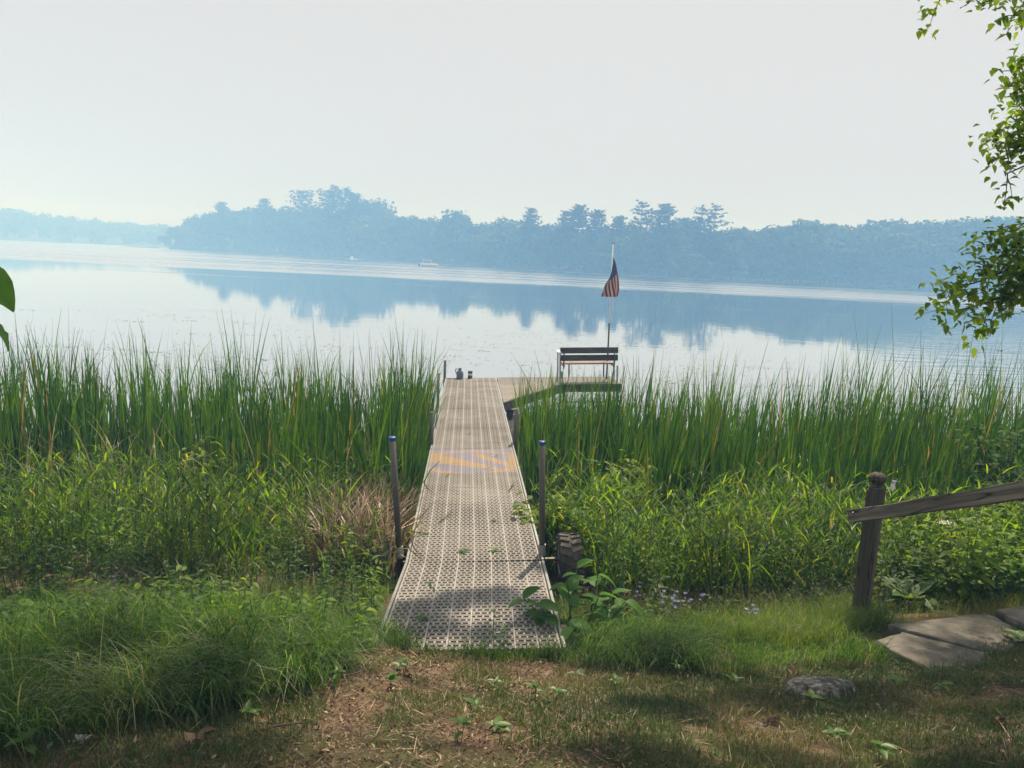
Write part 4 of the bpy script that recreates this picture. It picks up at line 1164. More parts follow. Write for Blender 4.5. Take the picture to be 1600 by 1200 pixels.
culms(TG, ST, x, y, rng, .45, .92)
x, y = scatter(4600, .35, 10, 5.3, 8.8, lambda x, y: (x > dock_x(y) + .76), rng); ribbon(TG, x, y, rng, .3, .75)
x, y = scatter(1500, 5, 12, 4.8, 8.8, None, rng); ribbon(TG, x, y, rng, .5, 1.0)
tag(TG.build('tall_grass', M['tallgrass']), 'tall arching ribbon-leaved grass on the bank right of the dock', 'tall grass', kind='stuff')

# --- leafy forbs
def forbs(bag, bs, x, y, rng, h0, h1, k=16, l0=.05, l1=.11, ar=.32, pitch=.25):
    q_ = straw_gap(x, y, rng); x, y = x[q_], y[q_]
    n_ = len(x); h = rng.uniform(h0, h1, n_)
    az = rng.uniform(0, 6.28, n_)
    C = bs.blades(at_ground(x, y), az, np.abs(rng.normal(size=n_)) * .12, .18, h, .006, 4, taper=.9, rng=rng)
    tone = rng.random(n_)
    for i in range(k):
        f = .15 + .85 * (i + .5) / k
        q = f * 4; j = min(int(q), 3); fr = q - j
        P = C[:, j] * (1 - fr) + C[:, j + 1] * fr
        L = rng.uniform(l0, l1, n_) * (1.15 - .55 * f)
        bag.leaves(P, az + i * 2.4 + rng.normal(size=n_) * .3, pitch + rng.normal(size=n_) * .3, L, L * ar * rng.uniform(.8, 1.2, n_), droop=.3, rng=rng, rnd=np.clip(tone * .6 + rng.random(n_) * .4, 0, 1))
FB = Bag()
x, y = scatter(1500, -10, -.9, 4.4, 7.6, lambda x, y: (x < dock_x(y) - .72) & (vnoise(x + 7, y, .8) > .34), rng); forbs(FB, ST, x, y, rng, .25, .75)
x, y = scatter(240, -9, -1.6, 4.4, 6.0, None, rng); forbs(FB, ST, x, y, rng, .15, .5, k=10, l0=.06, l1=.11, ar=.38, pitch=.2)
x, y = scatter(420, -3.6, -.8, 3.3, 4.7, lambda x, y: left_mound(x, y) & (vnoise(x, y, .4) > .42), rng); forbs(FB, ST, x, y, rng, .12, .30, k=7, l0=.05, l1=.10, ar=.5, pitch=.05)
tag(FB.build('undergrowth', M['forb']), 'tangle of leafy green weeds on the bank left of the dock', 'undergrowth', kind='stuff')
FB = Bag()
x, y = scatter(1300, .6, 9, 5.0, 7.8, lambda x, y: (x > dock_x(y) + .85) & (vnoise(x + 3, y, .8) > .38), rng); forbs(FB, ST, x, y, rng, .2, .65)
x, y = scatter(420, .9, 5, 4.9, 5.9, None, rng); forbs(FB, ST, x, y, rng, .08, .26, k=8, l0=.05, l1=.10, ar=.45, pitch=.1)
tag(FB.build('undergrowth', M['forb']), 'tangle of leafy green weeds on the bank right of the dock', 'undergrowth', kind='stuff')
FB = Bag()
x, y = scatter(800, -10, -.9, 4.9, 8.6, lambda x, y: (x < dock_x(y) - .74) & (vnoise(x + 17, y, .6) > .5), rng); forbs(FB, ST, x, y, rng, .35, 1.0, k=15, l0=.07, l1=.14, ar=.36, pitch=.15)
x, y = scatter(900, .5, 9, 5.4, 8.6, lambda x, y: (x > dock_x(y) + .8) & (vnoise(x + 23, y, .6) > .48), rng); forbs(FB, ST, x, y, rng, .35, 1.0, k=15, l0=.06, l1=.13, ar=.36, pitch=.15)
x, y = scatter(150, -2.3, -.78, 3.5, 4.8, left_mound, rng); forbs(FB, ST, x, y, rng, .14, .34, k=7, l0=.06, l1=.12, ar=.5, pitch=.05)
tag(FB.build('leafy_weeds', M['brightleaf']), 'bright leafy weeds mixed among the bank grass on both sides of the dock', 'weeds', kind='stuff')
FB = Bag()
x, y = scatter(1500, 2.85, 9, 4.95, 7.4, lambda x, y: x > 2.7 + .1 * y, rng); forbs(FB, ST, x, y, rng, .25, .75, k=14, l0=.09, l1=.17, ar=.42, pitch=.05)
tag(FB.build('leafy_thicket', M['brightleaf']), 'yellow-green leafy thicket behind the railing and the hosta', 'thicket', kind='stuff')
tag(ST.build('plant_stems', M['stem']), 'thin green stalks carrying the bank grasses and weeds', 'stems', kind='stuff')

# --- fine long grass that hangs over the edge of the path
rng = np.random.default_rng(51)
def fine(bag, x, y, rng, l0, l1, w=.0038, az=None, b0=.8, b1=2.0):
    n_ = len(x)
    a = rng.uniform(0, 6.28, n_) if az is None else az + rng.normal(size=n_) * .8
    bag.blades(at_ground(x, y), a, np.abs(rng.normal(size=n_)) * .25, rng.uniform(b0, b1, n_), rng.uniform(l0, l1, n_), rng.uniform(.6, 1.3, n_) * w, 4, pw=1.4, taper=.3, rng=rng)
FG = Bag()
x, y = scatter(26000, -4.2, -.70, 2.3, 4.7, left_mound, rng)
hm = .55 + .9 * vnoise(x, y, .28); fine(FG, x, y, rng, .12 * hm, .34 * hm, az=-math.pi / 2 + .35)
x, y = scatter(2600, -3.0, -.85, 2.75, 4.3, left_mound, rng); fine(FG, x, y, rng, .32, .60, w=.005, az=-math.pi / 2 + .4, b0=1.2, b1=2.3)
x, y = scatter(1200, -1.05, -.70, 3.7, 4.7, None, rng); fine(FG, x, y, rng, .10, .26)
for c in range(60):
    cx = rng.uniform(-3.3, -.80); ed = 2.80 + .10 * math.sin(cx * 4) + np.clip(cx + 1.1, -.6, .6) * .95
    cyy = ed + rng.uniform(-.02, .55); k = int(rng.integers(50, 150)); l = rng.uniform(.22, .48)
    a = rng.normal(-math.pi / 2, .9, k)
    x = cx + np.cos(a) * .03 + rng.normal(size=k) * .03; y = cyy + np.sin(a) * .03 + rng.normal(size=k) * .03
    tone = np.clip(rng.normal(.62, .28, k) + rng.normal() * .15, 0, 1)
    FG.blades(at_ground(x, y), a, np.abs(rng.normal(size=k)) * .25 + .05, rng.uniform(.9, 2.3, k), l * rng.uniform(.6, 1.2, k), rng.uniform(.003, .0065, k), 5, pw=1.3, taper=.3, rng=rng, rnd=tone)
tag(FG.build('long_grass', M['fescue']), 'long fine grass drooping over the mound left of the bare soil', 'long grass', kind='stuff')
FG = Bag()
def right_strip(x, y): return (y > 3.86 - .10 * (x - .4) + .22 * vnoise(x, y, .35) - .12) & (y < 4.85 + .12 * x) & (x > .33) & ~((x > 2.24) & (y < 4.44)) & (vnoise(x, y, .2) > .15)
x, y = scatter(20000, .33, 2.7, 3.4, 5.3, right_strip, rng)
hm = .5 + 1.0 * vnoise(x, y, .25); fine(FG, x, y, rng, .10 * hm, .27 * hm, az=-math.pi / 2)
x, y = scatter(1500, .4, 1.2, 3.75, 4.5, right_strip, rng); fine(FG, x, y, rng, .28, .48, az=-math.pi / 2 + .3, b0=1.2, b1=2.2)
tag(FG.build('long_grass', M['fescue']), 'long fine grass between the leafy plant and the step stones', 'long grass', kind='stuff')
FG = Bag()
x, y = scatter(15000, .8, 2.6, 4.2, 5.2, lambda x, y: (x > 2.0 - (y - 4.0) * .9) & ~((x > 2.24) & (y < 4.44)), rng); fine(FG, x, y, rng, .08, .26, w=.003)
x, y = scatter(3500, -1.9, -.72, 4.3, 5.3, lambda x, y: x < dock_x(y) - .64, rng); fine(FG, x, y, rng, .10, .30, w=.0035)
x, y = scatter(5000, 2.4, 6, 4.5, 5.4, lambda x, y: ~((x < 4.4) & (y < 4.54)), rng); fine(FG, x, y, rng, .06, .20, w=.003)
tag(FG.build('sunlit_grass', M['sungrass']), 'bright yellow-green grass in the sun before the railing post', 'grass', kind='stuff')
# low growth round the wheel and along the sides of the ramp
LG = Bag()
x = rng.uniform(.42, 1.0, 1500); y = rng.uniform(4.7, 6.0, 1500); ok = ~((x < .78) & (y > 5.75)); x, y = x[ok], y[ok]
fine(LG, x, y, rng, .05, .17, w=.005, b0=.4)
x = rng.uniform(-1.35, -.92, 1100); y = rng.uniform(4.3, 6.1, 1100)
fine(LG, x, y, rng, .06, .24, w=.005, b0=.4)
tag(LG.build('low_grass', M['fescue']), 'low grass growing beside the ramp and under the wheels of the dock', 'grass', kind='stuff')
# tufts where the dock meets the bank
FG = Bag()
for (cx, cyy, k, l) in ((-.60, 3.99, 240, .16), (-.70, 4.15, 240, .2), (-.15, 3.93, 260, .15), (.02, 3.90, 220, .14), (.33, 4.05, 240, .18), (-.42, 3.95, 120, .09), (.18, 3.95, 160, .13), (-.27, 3.94, 80, .10)):
    x = cx + rng.normal(size=k) * .055; y = np.minimum(cyy + rng.normal(size=k) * .03, 3.99 if abs(cx) < .55 else 9)
    fine(FG, x, y, rng, l * .5, l * 1.2, b0=.3, b1=1.5)
tag(FG.build('grass_tufts', M['fescue']), 'small green tufts along the front edge of the dock ramp', 'grass', kind='stuff')

# --- thin worn lawn
rng = np.random.default_rng(61)
def lawn_keep(x, y):
    bare = (x > -.85 + .12 * np.sin(y * 3)) & (x < .25 + .25 * vnoise(x, y, .5) + (3.0 - y) * .1)
    d = vnoise(x, y, .32) * .65 + vnoise(x + 5, y, .11) * .35
    return np.where(bare, d > .61, d > .24) & (rng.random(len(x)) < .95) & ~(left_mound(x, y) & (y > 3.0)) & ~right_strip(x, y)
LW = Bag()
x, y = scatter(170000, -2.9, 3.9, 1.85, 4.3, lawn_keep, rng)
n_ = len(x)
tone = np.clip(vnoise(x, y, .45) * .9 - .10 + rng.normal(size=n_) * .16 + .16 * ((x > -.9) & (x < .5)), 0, 1)
LW.blades(at_ground(x, y), rng.uniform(0, 6.28, n_), np.abs(rng.normal(size=n_)) * .5, rng.uniform(.2, 1.5, n_), rng.uniform(.018, .070, n_), rng.uniform(.0022, .0048, n_), 3, taper=.3, rng=rng, rnd=tone)
tag(LW.build('lawn_grass', M['lawn']), 'thin worn lawn grass over the near bank', 'lawn', kind='stuff')
LT = Bag()
x, y = scatter(60000, -2.6, 3.4, 1.85, 4.15, lambda x, y: rng.random(len(x)) < np.where((x > -.95) & (x < .55), 1.0, .38 * (vnoise(x, y, .3) > .45)), rng)
n_ = len(x)
L = rng.uniform(.005, .022, n_) * np.where(rng.random(n_) < .06, 1.9, 1)
LT.leaves(at_ground(x, y, .006 + rng.random(n_) * .008), rng.uniform(0, 6.28, n_), rng.normal(size=n_) * .35, L, L * rng.uniform(.15, .65, n_), droop=-.25, fold=.3, roll=.7, rng=rng)
x, y = scatter(5200, -2.4, 3.2, 1.85, 4.1, None, rng); n_ = len(x)
LT.blades(at_ground(x, y, .008), rng.uniform(0, 6.28, n_), rng.uniform(1.30, 1.52, n_), rng.uniform(-.1, .25, n_), rng.uniform(.025, .10, n_), rng.uniform(.0018, .0045, n_), 3, taper=.8, rng=rng)
tag(LT.build('leaf_litter', M['litter']), 'crumbled brown dead leaves and wood chips on the bare soil', 'leaf litter', kind='stuff')

# --- floating weed on the calm water
FW = Bag()
pc = np.stack([rng.uniform(-22, 9, 110), rng.uniform(17, 36, 110)], 1)
P, L = [], []
for (cx, cyy) in pc:
    k = rng.integers(6, 40); s = rng.uniform(.3, 1.3)
    P.append(np.stack([cx + rng.normal(size=k) * s * 1.3, cyy + rng.normal(size=k) * s * .28, np.full(k, .004)], 1))
P = np.concatenate(P); n_ = len(P)
P = P[(P[:, 1] > 17.4) | (P[:, 0] < -3)]; n_ = len(P)
L = rng.uniform(.03, .11, n_)
FW.leaves(P, rng.uniform(0, 6.28, n_), .02, L, L * .7, droop=0, fold=0.02, roll=.02, rng=rng)
tag(FW.build('floating_weed', M['floater']), 'scattered patches of floating weed on the calm lake beyond the reeds', 'water weed', kind='stuff')
# pale reed fringe along the right far shore
RF = Bag()
a = rng.uniform(.26, .60, 1500); d = np.interp(a, S_AZ, S_D) + rng.uniform(-1.2, 1.0, 1500)
P = np.stack([d * np.sin(a), d * np.cos(a), np.full(1500, -.1)], 1)
RF.blades(P, rng.uniform(0, 6.28, 1500), .05, .2, rng.uniform(.7, 1.6, 1500), .28, 2, rng=rng)
tag(RF.build('reed_fringe', M['sungrass']), 'pale green reed fringe along the far right shoreline', 'reeds', kind='stuff')

# ------------------------------------------------------------------ single plants
def big_leaf_mesh(name, L, Wd, droop, fold, mat, nseg=7, wave=.0, edge=False, seed=0, base_w=0.0):
    """one large leaf along +X with a midrib fold"""
    rr = random.Random(seed)
    V, F, R_ = [], [], []
    cross = (-1, -.92, -.5, 0, .5, .92, 1)
    for i in range(nseg + 1):
        t = i / nseg
        w = math.sin(math.pi * min(1, t ** .8 * .94 + .06)) ** .75 * Wd / 2 if 0 < i < nseg else .004
        for c in cross:
            yy = c * w
            zz = -droop * L * t * t + abs(c) * w * fold + wave * math.sin(t * 19 + c * 2) * abs(c)
            V.append((L * t * (1 - .12 * droop * t), yy, zz)); R_.append((.97 if (edge and abs(c) > .9) else (.25 + .3 * rr.random())))
    k = len(cross)
    for i in range(nseg):
        for j in range(k - 1): F.append((i * k + j, (i + 1) * k + j, (i + 1) * k + j + 1, i * k + j + 1))
    me = new_mesh(name, V, np.array(F), R_, smooth=True)
    me.materials.append(mat)
    return me
def leaf_at(me, name, parent, p_, az, pitch, s=1.0, roll=0.0):
    return link(name, me, None, parent, M=Matrix.Translation(p_) @ Matrix.Rotation(az, 4, 'Z') @ Matrix.Rotation(-pitch, 4, 'Y') @ Matrix.Rotation(roll, 4, 'X') @ Matrix.Scale(s, 4))
rq = random.Random(4)
# broad-leaved plant at the right edge of the ramp
BL = [big_leaf_mesh('leaf', .13, .078, d_, .35, M['broadleaf'], seed=i) for i, d_ in enumerate((.15, .3, .5))]
WP = empty('broadleaf_weed', (.50, 4.55, gz(.5, 4.55)), 'large broad-leaved weed leaning over the right edge of the dock ramp', 'plant')
WP.scale = (1.12, 1.12, 1.12)
for (dx, dy, h, lx, ly) in ((0, .02, .34, -.05, 0), (.06, -.05, .30, .08, -.02), (-.05, -.10, .26, -.18, -.05), (.13, .02, .26, .10, .0), (-.02, .10, .36, .04, .06), (.02, -.14, .20, -.05, -.12), (.10, .08, .33, .05, .05), (-.08, -.02, .24, -.24, -.02), (.18, .02, .20, .14, .03)):
    b = Vector((dx, dy, -.01)); tpt = Vector((dx + lx, dy + ly, h))
    mb = MB(); mb.tube([b, b.lerp(tpt, .5) + Vector((lx * .1, 0, .03)), tpt], [.006, .005, .003], 6); mb.build('stem', M['stem'], WP)
    nl = 6
    for k in range(nl):
        f = .45 + .55 * k / (nl - 1); p_ = b.lerp(tpt, f)
        leaf_at(rq.choice(BL), 'leaf', WP, p_, k * 2.5 + rq.uniform(-.4, .4), rq.uniform(-.1, .75), rq.uniform(.7, 1.12), rq.uniform(-.4, .4))
# hosta beside the railing post
HO = [big_leaf_mesh('leaf', .26, .14, d_, .4, M['hosta'], 8, .004, True, i) for i, d_ in enumerate((.25, .45, .7))]
HP = empty('hosta', (3.05, 4.98, gz(3.05, 4.98)), 'pale-edged hosta plant growing right of the railing post', 'plant')
for k in range(15):
    leaf_at(HO[k % 3], 'leaf', HP, Vector((rq.uniform(-.04, .04), rq.uniform(-.03, .03), .05)), k * 2.4 + rq.uniform(-.2, .2), rq.uniform(.3, 1.05), rq.uniform(.65, 1.05), rq.uniform(-.2, .2))
# the sapling at the left edge of the picture, two big leaves in view
BW = [big_leaf_mesh('leaf', .20, .15, d_, .3, M['broadleaf'], 8, .006, seed=9 + i) for i, d_ in enumerate((.5, .35))]
SG = empty('basswood_sapling', (-2.62, 3.05, gz(-2.62, 3.05)), 'sapling with two big heart-shaped leaves reaching in at the left edge', 'sapling')
mb = MB(); mb.tube([(0, 0, -.05), (.03, 0, .9), (.02, -.02, 1.75), (.06, 0, 2.2)], [.018, .014, .009, .004], 8); mb.build('trunk', M['twig'], SG)
zt = lambda z: z - gz(-2.62, 3.05)
leaf_at(BW[0], 'leaf', SG, Vector((.34, -.05, zt(3.10))), rad(-6), rad(-28), 1.02, .5)
leaf_at(BW[1], 'leaf', SG, Vector((.345, -.05, zt(2.905))), rad(8), rad(-32), .9, -.3)
leaf_at(BW[1], 'leaf', SG, Vector((.05, .05, zt(3.2))), rad(120), rad(10), 1, .1)
leaf_at(BW[0], 'leaf', SG, Vector((.04, -.05, zt(2.7))), rad(200), rad(-10), 1, .1)
mb = MB()
for (z0, z1, x1) in ((2.85, 3.10, .28), (2.70, 2.91, .29)): mb.tube([(.04, 0, zt(z0)), (.16, -.03, zt(z1) + .03), (x1, -.05, zt(z1))], [.005, .004, .003], 6)
mb.build('twig', M['twig'], SG)

def leaf_bush(name, loc, label, cat, mat, n_br, h, spread, lsize, ar, seed, group=None, lpb=26, pin=False):
    rng = np.random.default_rng(seed)
    r = empty(name, loc, label, cat, group)
    mb = MB(); B = Bag()
    for b in range(n_br):
        a = rng.uniform(0, 6.28); sp_ = spread * rng.uniform(.25, 1.0); hh = h * rng.uniform(.6, 1.0)
        p0 = np.array([0, 0, -.05]); p2_ = np.array([math.cos(a) * sp_, math.sin(a) * sp_, hh]); p1 = (p0 + p2_) / 2 + np.array([0, 0, h * .12])
        mb.tube([p0, p1, p2_], [.009, .006, .003], 5)
        t = rng.uniform(.35, 1.02, lpb)
        P = (1 - t)[:, None] ** 2 * p0 + 2 * (t * (1 - t))[:, None] * p1 + (t ** 2)[:, None] * p2_
        P = P + rng.normal(size=P.shape) * lsize * .55
        B.leaves(P, rng.uniform(0, 6.28, lpb), rng.normal(size=lpb) * .35, rng.uniform(.6, 1.15, lpb) * lsize, rng.uniform(.8, 1.2, lpb) * lsize * ar, droop=.3, rng=rng)
    mb.build('stems', M['twig'], r)
    B.build('foliage', mat, r)
    return r
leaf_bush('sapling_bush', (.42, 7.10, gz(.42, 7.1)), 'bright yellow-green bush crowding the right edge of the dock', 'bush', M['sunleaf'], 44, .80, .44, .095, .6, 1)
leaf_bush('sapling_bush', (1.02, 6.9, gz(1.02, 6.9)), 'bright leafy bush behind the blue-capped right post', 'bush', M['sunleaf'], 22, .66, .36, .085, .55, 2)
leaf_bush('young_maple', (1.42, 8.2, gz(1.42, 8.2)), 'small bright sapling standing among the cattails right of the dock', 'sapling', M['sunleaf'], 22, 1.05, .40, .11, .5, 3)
leaf_bush('tall_forb', (-3.12, 7.0, gz(-3.12, 7.0)), 'tall leafy stalk with paired bright leaves before the left cattails', 'plant', M['sunleaf'], 6, 1.22, .16, .13, .3, 4, lpb=16)
leaf_bush('climbing_vine', (-.95, 6.45, gz(-.95, 6.45)), 'green vine climbing beside the left dock post', 'vine', M['sunleaf'], 9, .52, .20, .075, .7, 14, lpb=16)
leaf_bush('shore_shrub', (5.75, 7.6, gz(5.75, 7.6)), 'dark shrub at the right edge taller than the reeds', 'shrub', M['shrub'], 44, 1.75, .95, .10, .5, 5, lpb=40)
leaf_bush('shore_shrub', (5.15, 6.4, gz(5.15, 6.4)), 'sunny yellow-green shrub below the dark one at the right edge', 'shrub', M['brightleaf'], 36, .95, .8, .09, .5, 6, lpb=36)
leaf_bush('shore_shrub', (-6.9, 8.1, gz(-6.9, 8.1)), 'shrub with feathery green leaves at the left edge by the cattails', 'shrub', M['forb'], 26, 1.35, .6, .10, .35, 7, lpb=34)
leaf_bush('shore_shrub', (-5.2, 6.6, gz(-5.2, 6.6)), 'low dark shrub among weeds at the left edge of the bank', 'shrub', M['shrub'], 24, .9, .7, .09, .4, 8, lpb=30)

# purple bellflowers
def flower(loc, label, n_st, seed, name='bellflower', cat='flower', group='purple bellflowers on the bank'):
    rng = np.random.default_rng(seed)
    r = empty(name, loc, label, cat, group)
    mb = MB(); B = Bag()
    for s in range(n_st):
        a = rng.uniform(0, 6.28); d = rng.uniform(.02, .10); h = rng.uniform(.08, .24)
        tip = np.array([math.cos(a) * d, math.sin(a) * d, h])
        mb.tube([(0, 0, -.02), tuple(tip * .55 + np.array([0, 0, .03])), tuple(tip)], [.003, .0025, .002], 5)
        for q in range(2):
            c = tip - np.array([0, 0, q * .035]) + rng.normal(size=3) * .008
            az = np.arange(5) * 1.2566 + rng.uniform(0, 1)
            B.leaves(np.tile(c, (5, 1)), az, .35, .021, .013, droop=-.2, rng=rng)
    mb.build('stem', M['stem'], r); B.build('blossoms', M['petal'], r)
    return r
FL = [(1.24, 5.55, 'upright purple bellflower left of the pale seed head'), (1.11, 5.30, 'purple bellflower lowest beside the broad-leaved weed'), (1.26, 5.07, 'pale violet bellflower in the thick of the purple cluster'), (1.29, 4.93, 'fullest purple bellflower clump before the reeds'), (1.40, 5.12, 'purple bellflower at the back of the clump'), (1.52, 5.05, 'purple bellflower at the right side of the clump'), (1.80, 4.85, 'small bellflower alone in the sunlit grass'), (-3.1, 5.3, 'violet bellflower in the dark weeds left of the dock'), (-2.9, 5.1, 'small violet bellflower lower in the dark left weeds'), (-3.3, 4.2, 'bellflower at the far left edge of the weeds')]
for i, (x, y, lb) in enumerate(FL): flower((x, y, gz(x, y)), lb, 3 + (i == 3) * 4 + (2 < i < 6), 70 + i)
# white yarrow behind the railing
for (x, y, h, lb) in ((3.62, 5.6, .62, 'white flat-topped yarrow just below the rail'), (4.05, 5.9, .62, 'second white yarrow further right under the rail')):
    r = empty('yarrow', (x, y, gz(x, y)), lb, 'flower', 'white yarrow under the rail')
    rng_ = np.random.default_rng(int(x * 100)); mb = MB(); B = Bag()
    mb.tube([(0, 0, 0), (.02, 0, h * .6), (0, 0, h)], .003, 5)
    k = 90; q = rng_.normal(size=(k, 2)) * .03
    P = np.stack([q[:, 0], q[:, 1], h + .01 + rng_.random(k) * .008], 1)
    B.leaves(P, rng_.uniform(0, 6.28, k), .1, .013, .011, rng=rng_)
    mb.build('stem', M['stem'], r); B.build('blossoms', M['whitepetal'], r)

# seedlings and little weeds on the worn ground
WL = [big_leaf_mesh('leaf', .075, .036, d_, .25, M['weed'], 5, seed=20 + i) for i, d_ in enumerate((.1, .35))]
WPOS = [(-.09, 2.85), (.40, 4.10), (.68, 4.05), (.9, 3.95), (.45, 3.64), (.78, 3.80), (1.30, 3.55), (-1.04, 3.30), (-1.28, 3.2), (-1.46, 3.0), (-1.1, 2.77), (-1.02, 2.62), (-.53, 3.48), (-.52, 3.14), (.29, 3.14), (1.55, 3.20), (1.45, 2.75), (-.13, 2.45), (.0, 2.58), (1.01, 3.70), (1.50, 2.49), (-1.60, 2.16), (-.77, 3.12), (-.01, 3.31), (.62, 3.42), (.18, 3.05), (2.05, 3.35), (2.15, 3.15)]
WLAB = ['seedling in the middle of the bare soil below the ramp', 'yellow-green weed at the foot of the leafy plant', 'three-leaved weed right of the ramp corner', 'bright weed at the edge of the right long grass', 'pale weed alone on dry ground right of the soil', 'weed in front of the drooping right grass', 'weed just left of the grey rock', 'bright weed against the left grass mound', 'star-leaved weed on the left grass mound', 'weed low on the face of the left mound', 'stacked-leaf weed at the foot of the left mound', 'tiny weed just below the stacked-leaf one', 'lime weed on soil below the left ramp corner', 'small weed on the left part of the bare soil', 'weed on the dark patch right of bare soil', 'broad weed beside the right side of the rock', 'dark weed in the lawn below the rock', 'low weed at the bottom of the bare soil', 'slim weed beside it in the lower bare soil', 'weed between the long grass and the rock', 'bright weed near the bottom right of the lawn', 'weed at the bottom left corner of the grass', 'weed where the mound meets the bare soil', 'tiny lime weed on the upper bare soil', 'lone sprout on worn lawn right of soil', 'pair of round leaves at the edge of dark litter', 'weed between the rock and the lower stone', 'leafy weed in front of the lower stone']
for i, ((x, y), lb) in enumerate(zip(WPOS, WLAB)):
    r = empty('weed_seedling', (x, y, gz(x, y)), lb, 'weed', 'small weeds on the worn ground')
    h = rq.uniform(.03, .09)
    mb = MB(); mb.tube([(0, 0, -.01), (rq.uniform(-.01, .01), 0, h)], [.0022, .0014], 5); mb.build('stem', M['stem'], r)
    for k in range(rq.choice((4, 5, 6))):
        leaf_at(rq.choice(WL), 'leaf', r, Vector((0, 0, h * rq.uniform(.5, 1))), k * 1.5 + rq.uniform(-.3, .3), rq.uniform(-.05, .5), rq.uniform(.45, .95))
# plantain by the stones
r = empty('plantain', (3.20, 4.05, gz(3.2, 4.05)), 'pale broad-leaved plantain at the edge of the right step stone', 'plant')
for k in range(7): leaf_at(HO[0], 'leaf', r, Vector((0, 0, .02)), k * .95, rq.uniform(.15, .6), rq.uniform(.35, .5))

# cut reed blades and leaves lying on the deck
FRL = [(1, -.34, 2.55, 1.2, .20, 'short dark reed piece lying on the deck below the painted patch'), (1, .40, 1.95, 1.3, .34, 'bent reed blade at the right edge of the deck'), (1, -.36, .95, 1.15, .38, 'long reed blade lying lengthwise on the second section'), (1, .12, 2.9, .6, .2, 'reed piece across the lower edge of the paint'), (1, .28, 3.5, 1.0, .22, 'reed piece at the upper right of the paint'), (0, -.32, 1.10, 1.75, .17, 'thick dark reed stub near the top of the ramp'), (0, -.29, 1.02, 1.7, .12, 'short reed stub beside the thick one on the ramp'), (2, -.06, .8, 1.3, .2, 'small green reed piece on the third section'), (2, .35, .9, .8, .34, 'thin reed blade on the right of the third section'), (1, -.52, 3.1, .1, .42, 'reed blade lying over the left edge by the paint'), (0, .05, .9, 1.55, .08, 'tiny reed scrap on the middle of the ramp')]
for i, (s, x, y, az, L, lb) in enumerate(FRL):
    o_ = on_dock(s, x, y, .008) + DO
    V, F, r_, _ = blades(np.zeros((1, 3)), np.array([az]), 1.50, .02, L, .013, 5, wjit=.05, rng=np.random.default_rng(i), rnd=np.array([.3]))
    up_ = FR[s][3]
    ob = link('reed_blade', new_mesh('reed_blade', V, F, r_), M['cattail'], M=frame(o_, FR[s][1], FR[s][2], up_))
    tag(ob, lb, 'reed piece', 'reed pieces lying on the dock')
for i, (s, x, y, lb) in enumerate(((1, -.10, .22, 'yellow-green leaf on the deck just above the ramp joint, left of two'), (1, .17, .24, 'yellow-green leaf on the deck just above the ramp joint, right of two'), (0, -.33, .50, 'green leaf in the shade of the ramp'), (0, -.42, .27, 'small leaf low on the left side of the ramp'), (1, .20, 1.0, 'pale scrap of leaf in the middle of the second section'))):
    o_ = on_dock(s, x, y, .010) + DO
    B = Bag(); k = 5
    B.leaves(np.zeros((k, 3)), np.arange(k) * 1.2 + i, .06, .07 if i < 3 else .045, .035 if i < 3 else .02, droop=.05, rng=np.random.default_rng(90 + i))
    ob = B.build('fallen_leaf', M['weed']); ob.matrix_world = frame(o_, FR[s][1], FR[s][2], FR[s][3])
    tag(ob, lb, 'leaf', 'green leaves fallen on the dock')
# weeds poking up through the ramp
for (x, y, h, lb) in ((-.05, 4.18, .22, 'slim weed growing up through the foot of the ramp'), (.02, 4.10, .12, 'short weed beside the slim one at the foot of the ramp')):
    r = empty('ramp_weed', (x, y, gz(x, y)), lb, 'weed', 'weeds growing through the ramp')
    mb = MB(); mb.tube([(0, 0, 0), (.01, .0, h + .05)], [.003, .0015], 5); mb.build('stem', M['stem'], r)
    for k in range(8): leaf_at(rq.choice(WL), 'leaf', r, Vector((.005, 0, .06 + h * (k / 8))), k * 2.4, rq.uniform(.1, .5), rq.uniform(.5, .8))

# curled dry leaves and pale scraps on the ground
def crumple(loc, size, seed, name, mat, label, cat, group, flat=.35, petals=9):
    rng = np.random.default_rng(seed)
    B = Bag()
    P = rng.normal(size=(petals, 3)) * np.array([size * .3, size * .3, size * .06]) + np.array([0, 0, size * .12])
    B.leaves(P, rng.uniform(0, 6.28, petals), rng.normal(size=petals) * .35, rng.uniform(.6, 1.1, petals) * size, rng.uniform(.4, .8, petals) * size, droop=-.3, fold=.45, roll=.6, rng=rng)
    o = B.build(name, mat, loc=loc)
    return tag(o, label, cat, group)
for i, (x, y, s, lb) in enumerate(((-.88, 3.55, .085, 'curled tan leaf cluster at the right foot of the grass mound'), (-1.10, 2.36, .075, 'heap of pinkish dry leaves at the bottom left of the soil'), (-.46, 3.36, .05, 'dry leaf on the soil below the ramp'), (2.14, 2.74, .05, 'orange dry leaf at the lower right edge'), (.76, 3.66, .04, 'small dry leaf under the drooping right grass'), (1.66, 3.66, .06, 'brown dry leaf heap behind the grey rock'), (1.25, 2.92, .05, 'orange leaf in the middle of the right lawn'), (.93, 2.86, .04, 'small tan leaf left of the orange one on the lawn'))):
    crumple((x, y, gz(x, y) + .01), s, 120 + i, 'dry_leaf', M['litter'], lb, 'dry leaf', 'dry leaves on the near ground')
for i, (x, y, s, lb) in enumerate(((-1.49, 2.29, .022, 'crumpled white scrap in the dark grass at the lower left'), (-1.56, 2.22, .012, 'smaller white scrap left of the crumpled one'), (1.17, 2.86, .014, 'pale curled scrap on the dark spot of the lawn'))):
    crumple((x, y, gz(x, y) + .012), s, 140 + i, 'white_scrap', M['whitepetal'], lb, 'scrap', 'pale scraps on the ground', petals=30)
